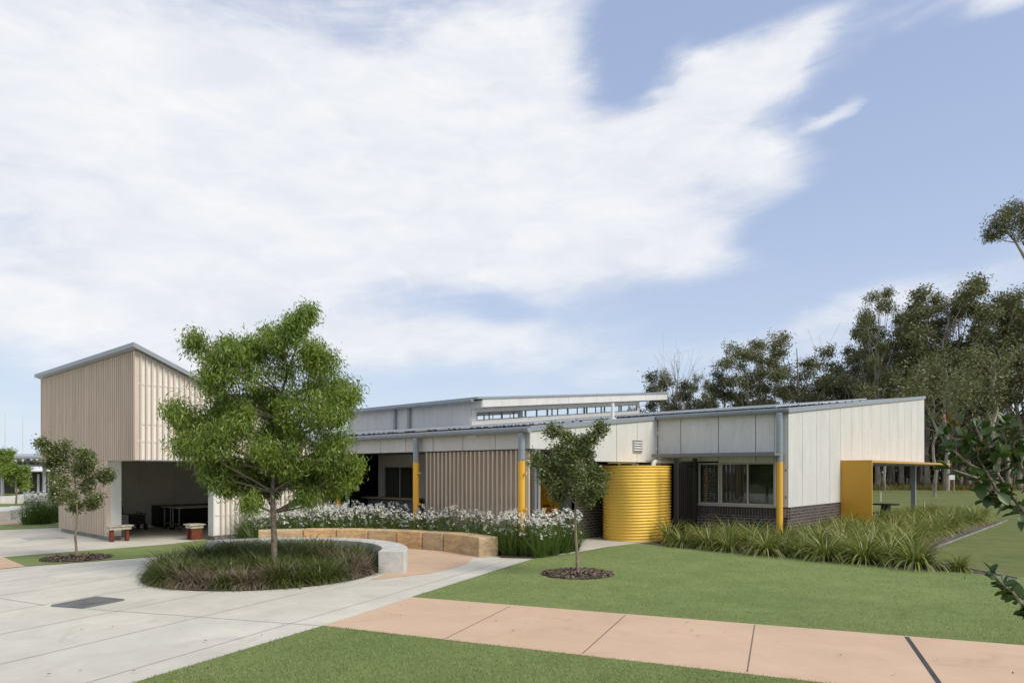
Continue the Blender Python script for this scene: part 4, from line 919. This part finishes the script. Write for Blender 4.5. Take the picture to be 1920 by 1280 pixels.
protos = [gum(101, 20, 5.2, .48, 22), gum(102, 22, 4.6, .46, 22), gum(103, 18, 6.0, .38, 22, bare=.12), gum(104, 24, 5.0, .50, 20, lean=.05), gum(105, 14, 4.4, .2, 20, 'leaf_gum_dark'), gum(106, 20, 4.2, .48, 20, 'leaf_gum_dark')]
dead = gum(110, 18, 4.5, .4, 16, bare=1.0)
rt = random.Random(11)
gums = [  # pixel column, pixel row of the top, distance, prototype, width factor, label
    (1238, 706, 96, 4, 1.0, 'low rounded gum just above the end of the raised white roof edge'), (1262, 700, 100, 2, .8, 'gum with thin crown right of the raised roof edge'),
    (1300, 712, 98, 2, .8, 'sparse gum just right of the dead grey tree'), (1330, 716, 104, 1, .7, 'small far gum left of the dark narrow gum'), (1356, 704, 96, 4, 1.0, 'dark narrow gum left of the broad twisted gum'),
    (1400, 652, 92, 2, .95, 'gum forming the left shoulder of the broad open crown'), (1425, 640, 94, 0, .9, 'broad open gum with twisted limbs above the middle of the roof'), (1495, 630, 90, 2, 1.05, 'gum with spreading bare limbs right of the broad open gum'),
    (1545, 690, 98, 4, 1.3, 'low bushy gum in the dip between the two groups of gums'), (1585, 712, 100, 4, 1.2, 'low bushy gum at the left foot of the tallest gums'), (1515, 725, 100, 4, 1.2, 'low dark gum below the spreading bare limbs'), (1450, 722, 98, 4, 1.2, 'low dark gum below the broad open gum'),
    (1622, 596, 84, 1, .9, 'slim gum on the left flank of the tallest group'), (1645, 552, 80, 3, .85, 'tall gum with a rounded tuft on top, leftmost of the tallest gums'), (1690, 600, 86, 0, 1.0, 'gum between the rounded tuft and the highest dome'), (1668, 640, 90, 5, 1.0, 'dark gum low behind the rounded tuft'),
    (1738, 560, 82, 1, 1.0, "tall gum touching the left side of the highest dome, above the gable's far end"), (1775, 532, 78, 0, 1.15, 'tallest gum with the highest domed crown'), (1815, 560, 84, 3, 1.0, 'tall gum filling the gap right of the highest dome'), (1850, 548, 78, 0, 1.05, 'second tall gum, right of the highest domed crown'),
    (1890, 566, 80, 1, 1.05, 'tall gum near the right edge of the photo'), (1912, 600, 74, 5, 1.1, 'dark gum cut by the right edge of the photo'), (1935, 575, 80, 0, 1.1, 'tall gum mostly outside the right edge, left half of its crown in view'), (1800, 640, 88, 5, 1.1, 'dark gum lower down under the highest dome, right of the gable'), (1722, 650, 90, 5, 1.1, 'dark gum directly behind the upper far corner of the gable'), (1860, 660, 76, 4, 1.2, 'low bushy gum behind the near leafy branch'), (1610, 660, 94, 5, 1.0, 'dark gum low on the left flank of the tallest group'), (1975, 590, 84, 1, 1.1, 'gum beyond the right edge, furthest right of the wood'), (1640, 690, 96, 4, 1.5, 'wide low gum just above the panels of the gable roof'), (1700, 700, 96, 4, 1.6, 'wide low gum just above the high end of the gable roof')]
HTS = [20, 22, 18, 24, 14, 20]
def put_gum(proto, Hp, px, top, Y, wf, lab, grp='tall gum trees behind the building', nm_='gum_tree'):
    x, y = wxy((px-CX)/F*Y, Y); ht = H+(HZ-top)/F*Y; s = ht/Hp
    t = thing(nm_, (x, y, 0), lab or 'olive green gum tree standing in the wood behind the building', 'tree', grp, rt.uniform(.1, 6.2)); t.scale = (s*wf, s*wf, s)
    link('trunk', proto[0], t)
    if proto[1]: link('crown', proto[1], t)
for px, top, Y, p, wf, lab in gums: put_gum(protos[p], HTS[p], px, top, Y, wf, lab)
put_gum(dead, 18, 1268, 655, 95, .8, 'dead leafless grey tree behind the roof end', 'bare trees', 'dead_tree')
# slender trunks that stand clear on the lawn
for px, by, top, wpx, lab in ((1648, 915, 700, 8, 'pair stem gum seen under the portal, leftmost'), (1659, 919, 720, 5, 'thin pale stem gum seen under the portal'), (1670, 911, 700, 7, 'mottled stem gum seen under the middle of the portal'), (1677, 911, 720, 4, 'slim dark based gum right of the mottled stem'),
        (1727, 912, 690, 8, 'pale stem gum right of the portal post'), (1752, 931, 700, 6, 'slender grey gum standing forward on the lawn'), (1775, 919, 640, 9, 'stout gum with dark fire scarred foot beside the small sign'), (1865, 925, 620, 12, 'dark brown trunked gum behind the near branch')):
    Y = H*F/(by-HZ); x, y = wxy((px-CX)/F*Y, Y); rg = np.random.default_rng(int(px)); ht = H+(HZ-top)/F*Y*.8
    t = thing('slender_gum', (x, y, 0), lab, 'tree', 'gum stems standing clear in front of the wood'); m = MB(); r = wpx/2/F*Y
    pts = [(rg.normal(0, .12)*(i > 0), rg.normal(0, .12)*(i > 0), ht*i/8) for i in range(9)]; m.tube(pts, [r*(1.15-.85*i/8) for i in range(9)], 8)
    an = []
    for k in range(9):
        a = rg.uniform(0, 6.28); s = np.array(pts[rg.integers(4, 8)]); e = s+np.array([math.cos(a)*1.8, math.sin(a)*1.8, rg.uniform(1.2, 2.6)]); m.tube([s, (s+e)/2+[0, 0, -.2], e], [r*.3, r*.2, .02], 4, False)
        if e[2] > 6.5:
            for q_ in range(40): an.append(e+rg.normal(0, .7, 3))
    m.build('trunk', 'gum_bark', t, world_=False)
    if an: v, f = leaves(rg, np.array(an), 8, .3, .1, .25, .5); link('crown', np_mesh('crown', v, f, 'leaf_gum'), t)
# understorey of the wood: one mass
rg = np.random.default_rng(77); an = []
for px in range(1180, 2080, 7):
    Y = rg.uniform(93, 112); top = np.interp(px, [1180, 1300, 1500, 1620, 1700, 2080], [3.0, 6, 7, 8, 9, 10])
    x, y = wxy((px-CX)/F*Y, Y)
    for k in range(42): an.append([x+rg.normal(0, 1.8), y+rg.normal(0, 1.8), max(.3, rg.uniform(0, 1)**.85*top)])
v1, f1 = leaves(rg, np.array(an), 9, .55, .30, .8, .3)
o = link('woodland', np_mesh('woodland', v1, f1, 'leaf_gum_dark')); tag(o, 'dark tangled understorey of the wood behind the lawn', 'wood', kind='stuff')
m = MB()
for k in range(150):
    px = rg.uniform(1560, 2050); Y = rg.uniform(84, 104); x, y = wxy((px-CX)/F*Y, Y); h_ = rg.uniform(8, 16); r = rg.uniform(.05, .16)
    m.tube([(x, y, 0), (x+rg.normal(0, .3), y+rg.normal(0, .3), h_*.5), (x+rg.normal(0, .7), y+rg.normal(0, .7), h_)], [r, r*.8, r*.3], 4, False)
m.build('woodland_stems', 'gum_bark', kind='stuff', label='many thin grey stems inside the wood', cat='wood')
rg = np.random.default_rng(78)   # tufts along the meadow edge
n = 9000; px = rg.uniform(1560, 2000, n); Y = rg.uniform(72, 92, n); X = (px-CX)/F*Y
b0 = np.stack([CA*X-SA*Y, SA*X+CA*Y, np.zeros(n)], 1); leafmat('blade_meadow', [(0, (.08, .085, .02)), (.6, (.17, .14, .05)), (1, (.24, .19, .09))], .2, .02)
v, f = blades(rg, b0, rg.uniform(0, 6.28, n), rg.uniform(.3, .9, n), rg.uniform(0, .5, n), rg.uniform(.2, 1.2, n), np.full(n, .06), 3)
o = link('meadow_grass', np_mesh('meadow_grass', v, f, 'blade_meadow')); tag(o, 'long yellow brown grass along the edge of the wood', 'grass', kind='stuff')
# near gum crown reaching in from the right
Yg = 42; gx0, gy0_ = wxy((2010-CX)/F*Yg, Yg); Sg = F/Yg
bl = [((a-2010)/Sg, rt.uniform(-.8, .8), H-(b-HZ)/Sg, r/Sg) for a, b, r in ((1893, 398, 22), (1868, 415, 20), (1862, 436, 14), (1882, 430, 18), (1910, 405, 20), (1925, 380, 22), (1945, 410, 26), (1960, 440, 26), (1930, 430, 14), (2000, 350, 50), (2050, 380, 60), (1990, 300, 40), (2080, 470, 60))]
tk = [((a-2010)/Sg, 0, H-(b-HZ)/Sg) for a, b in ((2010, 945), (2008, 800), (2000, 700), (1985, 620), (1965, 560), (1940, 515), (1920, 480), (1905, 455))]
branch_tree('gum_tree', (gx0, gy0_, 0), tk, bl, 'leaf_gum', 'gum_bark', 'tall gum outside the right edge, only its leafy upper branch showing high up', 'tree', 51, .20, .055, 7, 16, .30, .6, None, .16)

# --- near branches at the right edge
def near_branch(name, stems, leafpts, Y, seed, lab, lf=.057):
    rg = np.random.default_rng(seed); P0_ = Vector(V(*stems[0][0], Y)); t = thing(name, tuple(P0_), lab, 'shrub')
    m = MB(); lv = []; lfc = []; yv = []; yf = []
    def leafat(p, d, L, young=False):
        up = np.array([rg.normal(0, .45), rg.normal(0, .45), 1]); s = unit(np.cross(d, up)); nn = unit(np.cross(s, d)); W = L*.30
        prof = ((0, 0), (.18, .55), (.42, .98), (.66, 1.0), (.86, .62), (1.0, 0)); vs = []
        for u, w in prof:
            cpt = p+d*L*u-nn*L*.16*u*u
            vs += [cpt-s*W*w+nn*W*w*.28, cpt, cpt+s*W*w+nn*W*w*.28]
        T_ = yv if young else lv; Fc = yf if young else lfc; o = len(T_)*18
        T_.append(np.array(vs))
        for i in range(5):
            a = o+i*3; Fc.append([a, a+1, a+4, a+3]); Fc.append([a+1, a+2, a+5, a+4])
    for st in stems:
        pts = [np.array(V(px, py, Y+dz)) for px, py, dz in [(q[0], q[1], rg.normal(0, .05)) for q in st[:-1]]] if False else [np.array(V(q[0], q[1], Y+rg.normal(0, .04))) for q in st]
        r = [.0075*(1-.7*i/(len(pts)-1)) for i in range(len(pts))]; m.tube(pts, r, 7)
        for i in range(len(pts)-1):
            a, b = pts[i], pts[i+1]; ln = np.linalg.norm(b-a); k = max(1, int(ln/.012))
            for j in range(k):
                if rg.random() < leafpts: continue
                p = a+(b-a)*(j+.5)/k; d = unit(unit(b-a)*.6+unit(rg.normal(0, 1, 3))); d[2] -= .1; leafat(p, unit(d), lf*rg.uniform(.65, 1.2))
        d = unit(pts[-1]-pts[-2])
        for j in range(3): leafat(pts[-1], unit(d+rg.normal(0, .35, 3)), lf*rg.uniform(.7, 1.1), st[0][0] < 0)
    root = np.array([*wxy(3.05, Y+.1), 0.0]); a0 = np.array(V(1990, 1010, Y)); a1 = np.array(V(1990, 1180, Y))
    m.tube([root, root*.6+a1*.4+[0, 0, -.1], root*.25+a0*.75+[0, 0, -.05], a0], [.03, .022, .014, .009], 8); m.tube([root*.6+a1*.4+[0, 0, -.1], a1], [.012, .008], 7)
    m.build('stem', 'pale_bark', t)
    v = np.concatenate(lv)-np.array(P0_); o = link('leaves', np_mesh('near_leaves', v, np.array(lfc), 'leaf_near', True), t)
    if seed == 60:
        yv.clear(); yf.clear()
        for px, py in ((1783, 780), (1776, 788), (1790, 790), (1768, 779)):
            for j in range(2): leafat(np.array(V(px+4, py+6, Y)), unit(np.array(CRT)*rg.uniform(-1, .3)+np.array([0, 0, rg.uniform(.4, 1)])), lf*.32, True)
        link('young_leaves', np_mesh('young_leaves', np.concatenate(yv)-np.array(P0_), np.array(yf), 'leaf_young', True), t)
    return t
near_branch('near_shrub', [[(1990, 1010), (1925, 968), (1895, 950), (1870, 920), (1850, 885), (1830, 850), (1812, 820), (1795, 798)], [(1895, 950), (1860, 925), (1830, 895), (1800, 885), (1780, 878)],
    [(1925, 968), (1895, 925), (1865, 880), (1855, 840), (1850, 808)], [(1960, 990), (1940, 930), (1915, 880), (1900, 840), (1905, 800)], [(1875, 950), (1850, 935), (1825, 905), (1805, 870)], [(1850, 885), (1820, 872), (1795, 850), (1780, 838)],
    [(1830, 850), (1840, 820), (1830, 800)], [(1915, 880), (1890, 850), (1880, 810), (1885, 790)], [(1812, 820), (1790, 825), (1776, 815)], [(1990, 1010), (1960, 930), (1940, 880), (1935, 820)], [(1865, 880), (1880, 850), (1870, 822)],
    [(1990, 1180), (1945, 1150), (1915, 1130), (1890, 1105), (1870, 1085), (1862, 1075)], [(1990, 1180), (1950, 1165), (1925, 1145)], [(1915, 1130), (1900, 1110), (1880, 1100)]], .15, 2.7, 60, 'close leafy dark green myrtle, only its branch tips reaching in at the right edge')

# --- edging
def edge(a, b, lab):
    a, b = Vector(a), Vector(b); d = (b-a).normalized(); q = Vector((-d.y, d.x, 0))*.05
    q = q*.55; MB().slab([(a-q)[:2], (b-q)[:2], (b+q)[:2], (a+q)[:2]], 0, .045).build('garden_edging', 'footing', label=lab, cat='edging', bevel=.008)
edge(G(1755, 1027.5), G(1889, 976), 'pale concrete edging running back along the side of the long bed')
edge(G(1745, 1053), G(1910, 1086), 'pale concrete edging of the narrow gravel strip beside the turf')

# --- table and stools under the portal
x, y, _ = G(1661, 984.5); Yt = 25.6; x, y = wxy((1661-CX)/F*Yt, Yt)
t = thing('activity_table', (x, y, .02), 'dark oval topped table on a flared pedestal under the yellow portal', 'table')
m = MB(); m.tube([(0, 0, .74), (0, 0, .78)], .46, 28); m.build('tabletop', 'charcoal', t, world_=False)
m = MB(); m.tube([(0, 0, .0), (0, 0, .3), (0, 0, .74)], [.26, .21, .15], 20); m.build('pedestal', 'charcoal', t, world_=False)
for px, Y_, mt, lab, cc in ((1667, 25.0, 'red_plastic', 'red moulded drum stool in front of the dark table', 'stool'), (1638.5, 25.9, 'blue_plastic', 'dark blue moulded stool just right of the yellow portal wall', 'stool')):
    x, y = wxy((px-CX)/F*Y_, Y_); m = MB(); m.tube([(x, y, .02), (x, y, .1), (x, y, .3), (x, y, .47)], [.20, .17, .14, .17], 20); m.build('stool', mt, label=lab, cat=cc, group='moulded stools under the portal')
# sign and marker posts on the lawn
Y = 70; x, y = wxy((1785-CX)/F*Y, Y); t = thing('lawn_sign', (x, y, 0), 'small white rectangular sign on a post at the edge of the wood', 'sign', rz=YAW)
MB().box(-.28, .28, -.02, .02, 1.15, 1.62).build('sign_board', 'white_paint', t, world_=False); MB().box(.2, .28, .021, .08, 0, 1.6).build('post', 'timber_top', t, world_=False)
for px, by, tp_, lab in ((1701, 913, 896, 'pale timber marker post seen through the portal at the edge of the wood'), (1651, 940, 922, 'short white topped post on the lawn above the dark table'), (1818, 912, 896, 'thin pale post right of the small white sign')):
    Y = H*F/(by-HZ); x, y = wxy((px-CX)/F*Y, Y); h_ = (by-tp_)/F*Y; m = MB(); m.tube([(x, y, 0), (x, y, h_*.96)], .06*Y/80+.02, 8); m.tube([(x, y, h_*.96), (x, y, h_)], [.05*Y/80+.02, .02], 8); m.build('marker_post', 'concrete_wall', label=lab, cat='post', group='marker posts on the lawn')

# ------------------------------------------------------------------ far left
Yw = 52; fx, fy = wxy((40-CX)/F*Yw, Yw); wk = thing('covered_walkway', (fx, fy, 0), 'white roofed covered walkway on grey steel posts at the far left', 'walkway', rz=YAW)
s = Yw/F; zz = lambda py: H+(HZ-py)*s; xx = lambda px: (px-40)*s
wallseg(m := MB(), xx(-160), xx(118), -1.2, 3.5, zz(857), zz(857), zz(855), zz(848)); m.build('roof', 'roof_metal', wk, world_=False)
m = MB(); m.tube([(xx(-160), -1.25, zz(858)), (xx(118), -1.25, zz(858))], .09, 8); m.build('gutter', 'blue_steel', wk, world_=False)
for px in (-60, 4, 52, 83): m = MB(); m.tube([(xx(px), 0, 0), (xx(px), 0, zz(858))], .12, 10); m.build('post', 'blue_steel', wk, world_=False)
m = MB(); wallseg(m, xx(-160), xx(112), -.6, 2.4, zz(873), zz(873), zz(871), zz(864)); m.build('lower_roof', 'roof_metal', wk, world_=False)
m = MB(); m.tube([(xx(-160), -.65, zz(873)), (xx(112), -.65, zz(873))], .07, 8); m.build('lower_gutter', 'blue_steel', wk, world_=False)
Yb = 62; fx, fy = wxy((40-CX)/F*Yb, Yb); s2 = Yb/F; zz = lambda py: H+(HZ-py)*s2; xx = lambda px: (px-40)*s2
sb = thing('classroom_block', (fx, fy, 0), 'low far classroom block with brown batten wall and white roof', 'building', rz=YAW)
MB().box(xx(-200), xx(118), 1.0, 5, 0, zz(884)).build('wall', 'dark_blind', sb, world_=False)
m = MB(); wallseg(m, xx(-200), xx(118), -.5, 5.5, zz(884)+.01, zz(884)+.01, zz(882), zz(872)); m.build('roof', 'white_paint', sb, world_=False)
m = MB()
for i in range(60): x = xx(64)+i*.12; m.box(x, x+.07, .9, .99, 0, zz(886))
m.build('batten', 'bark', sb, world_=False)
for a, b in ((16, 24), (27, 42), (58, 62), (78, 80), (98, 100)): MB().box(xx(a), xx(b), .80, .88, .1, zz(888)).build('door_panel', 'white_paint' if b-a < 9 else 'grey_paint', sb, world_=False)
MB().box(xx(31), xx(38), .75, .79, 1.2, zz(893)).build('window', 'orange', sb, world_=False); MB().box(xx(65), xx(70), .80, .85, zz(903), zz(897)).build('notice', 'blue_plastic', sb, world_=False)
for px, top, lab in ((10, 772, 'left of the two thin white flagpoles beyond the walkway'), (43, 778, 'right of the two thin white flagpoles beyond the walkway')):
    Y = 75; x, y = wxy((px-CX)/F*Y, Y); m = MB(); h_ = H+(HZ-top)/F*Y; m.tube([(x, y, 0), (x, y, h_)], [.07, .045], 8); m.tube([(x, y, h_), (x, y, h_+.12)], [.08, .06], 8); m.build('flagpole', 'white_paint', label=lab, cat='flagpole', group='flagpoles beyond the walkway')
for px, top, Y, w, lab in ((6, 832, 44, 16, 'small green tree crown cut by the left edge, highest of the far left trees'), (30, 868, 40, 26, 'small round yellow green tree in front of the covered walkway')):
    S_ = F/Y; x, y = wxy((px-CX)/F*Y, Y); base_py = HZ+H*S_; rr = random.Random(px)
    bl = [(rr.uniform(-w, w)*.75/S_, rr.uniform(-w, w)*.6/S_, H-(top+8+rr.uniform(0, 34)-HZ)/S_, rr.uniform(8, 12)/S_) for i in range(14)]
    branch_tree('small_tree', (x, y, 0), [(0, 0, 0), (.03, 0, .7), (0, 0, 1.3), (.02, 0, 1.9), (0, 0, H-(top+12-HZ)/S_)], bl, 'leaf_ash', 'bark', lab, 'tree', px+5, .12, .04, 8, 12, .05, .4, 'small trees at the far left', .08)
def curb(pts, z, w, lab, nm_='planter_wall'):
    P = [Vector((*G(*p)[:2], 0)) for p in pts]; q = []
    for i, p in enumerate(P):
        d = (P[min(i+1, len(P)-1)]-P[max(i-1, 0)]).normalized(); q.append(Vector((-d.y, d.x, 0))*w)
    MB().slab([p[:2] for p in P]+[(p+n)[:2] for p, n in reversed(list(zip(P, q)))], 0, z).build(nm_, 'concrete_wall', label=lab, cat='low wall', group='low curved concrete walls at the far left', bevel=.02)
curb([(-70, 985), (0, 978), (20, 976), (38, 971), (44, 965)], .42, .5, 'nearer curved concrete seat wall at the left edge')
curb([(-70, 946), (0, 943), (40, 941), (70, 936)], .42, .5, 'further low concrete wall behind the strip of turf at the left edge')
x, y = G(78, 946)[:2]; rg = np.random.default_rng(9); m = MB(); vs = []; n1_, n2_ = 14, 9
for j in range(n2_):
    for i in range(n1_):
        a = 2*math.pi*i/n1_; e = math.pi*.5*j/(n2_-1); u = math.cos(e)**.5; X = 1.0*u*math.cos(a)+rg.normal(0, .03); Y_ = .6*u*math.sin(a)+rg.normal(0, .03)
        p = Vector((x, y, 0))+CRT*X+CDP*Y_; vs.append((p.x, p.y, .42*math.sin(e)+.0))
m.add(vs, [[j*n1_+i, j*n1_+(i+1)%n1_, (j+1)*n1_+(i+1)%n1_, (j+1)*n1_+i] for j in range(n2_-1) for i in range(n1_)], True); m.build('boulder', 'rock', label='long low brown boulder behind the far left flowers', cat='boulder')
rg = np.random.default_rng(12); an = []
for px in range(-200, 140, 5):
    Y = rg.uniform(120, 150); x, y = wxy((px-CX)/F*Y, Y)
    for k in range(22): an.append([x+rg.normal(0, 2), y+rg.normal(0, 2), rg.uniform(0, 3.6)])
v, f = leaves(rg, np.array(an), 8, .8, .45, .7, .1); o = link('distant_trees', np_mesh('distant_trees', v, f, 'leaf_gum')); tag(o, 'low distant tree line beyond the far left buildings', 'trees', kind='stuff')

# --- turf pile near the camera and along the turf edges
rg = np.random.default_rng(15)
def turf_blades(poly, n, box, hmin=.012, hmax=.028):
    P = np.array([p[:2] for p in poly]); out = []
    x = rg.uniform(box[0], box[1], n*3); Y = box[2]+(box[3]-box[2])*rg.uniform(0, 1, n*3)**1.7; Xw = CA*x-SA*Y; Yw_ = SA*x+CA*Y
    c = np.zeros(len(x), bool)
    for i in range(len(P)):
        x0, y0 = P[i]; x1, y1 = P[i-1]; cond = (y0 > Yw_) != (y1 > Yw_)
        with np.errstate(divide='ignore', invalid='ignore'): xi = (x1-x0)*(Yw_-y0)/(y1-y0)+x0
        c ^= cond & (Xw < xi)
    idx = np.nonzero(c)[0][:n]; m_ = len(idx); base = np.stack([Xw[idx], Yw_[idx], np.full(m_, .016)], 1)
    return blades(rg, base, rg.uniform(0, 6.28, m_), rg.uniform(hmin, hmax, m_)*1.3, rg.uniform(0, .7, m_), rg.uniform(.2, 1.2, m_), np.full(m_, .0045), 2)
v, f = cat_np([turf_blades(T2, 70000, (-4.2, 6, 5.8, 9.6)), turf_blades(T1, 80000, (-2, 12, 7.8, 17))])
o = link('turf_pile', np_mesh('turf_pile', v, f, 'blade_turf')); tag(o, 'short green artificial grass pile on the turf', 'grass', kind='stuff')

rg = np.random.default_rng(91); n = 150; X = rg.uniform(-6, 9, n); Y = rg.uniform(6.6, 15, n)
c = np.stack([CA*X-SA*Y, SA*X+CA*Y, np.full(n, .034)], 1); keep = [i for i in range(n) if (c[i, 0]+12.76)**2+(c[i, 1]-6.96)**2 > 8]; c = c[keep]; n = len(c)
d = unit(rg.normal(0, 1, (n, 3))*[1, 1, .15]); q_ = unit(np.cross(d, [0, 0, 1.])); L = rg.uniform(.012, .028, (n, 1))
v = np.stack([c-d*L, c+q_*L*.5+[0, 0, .004], c+d*L, c-q_*L*.5+[0, 0, .004]], 1).reshape(-1, 3)
o = link('fallen_leaves', np_mesh('fallen_leaves', v, np.arange(n*4).reshape(n, 4), 'mulch_chip')); tag(o, 'small fallen leaves and bark bits scattered on turf and paving', 'leaf litter', kind='stuff')
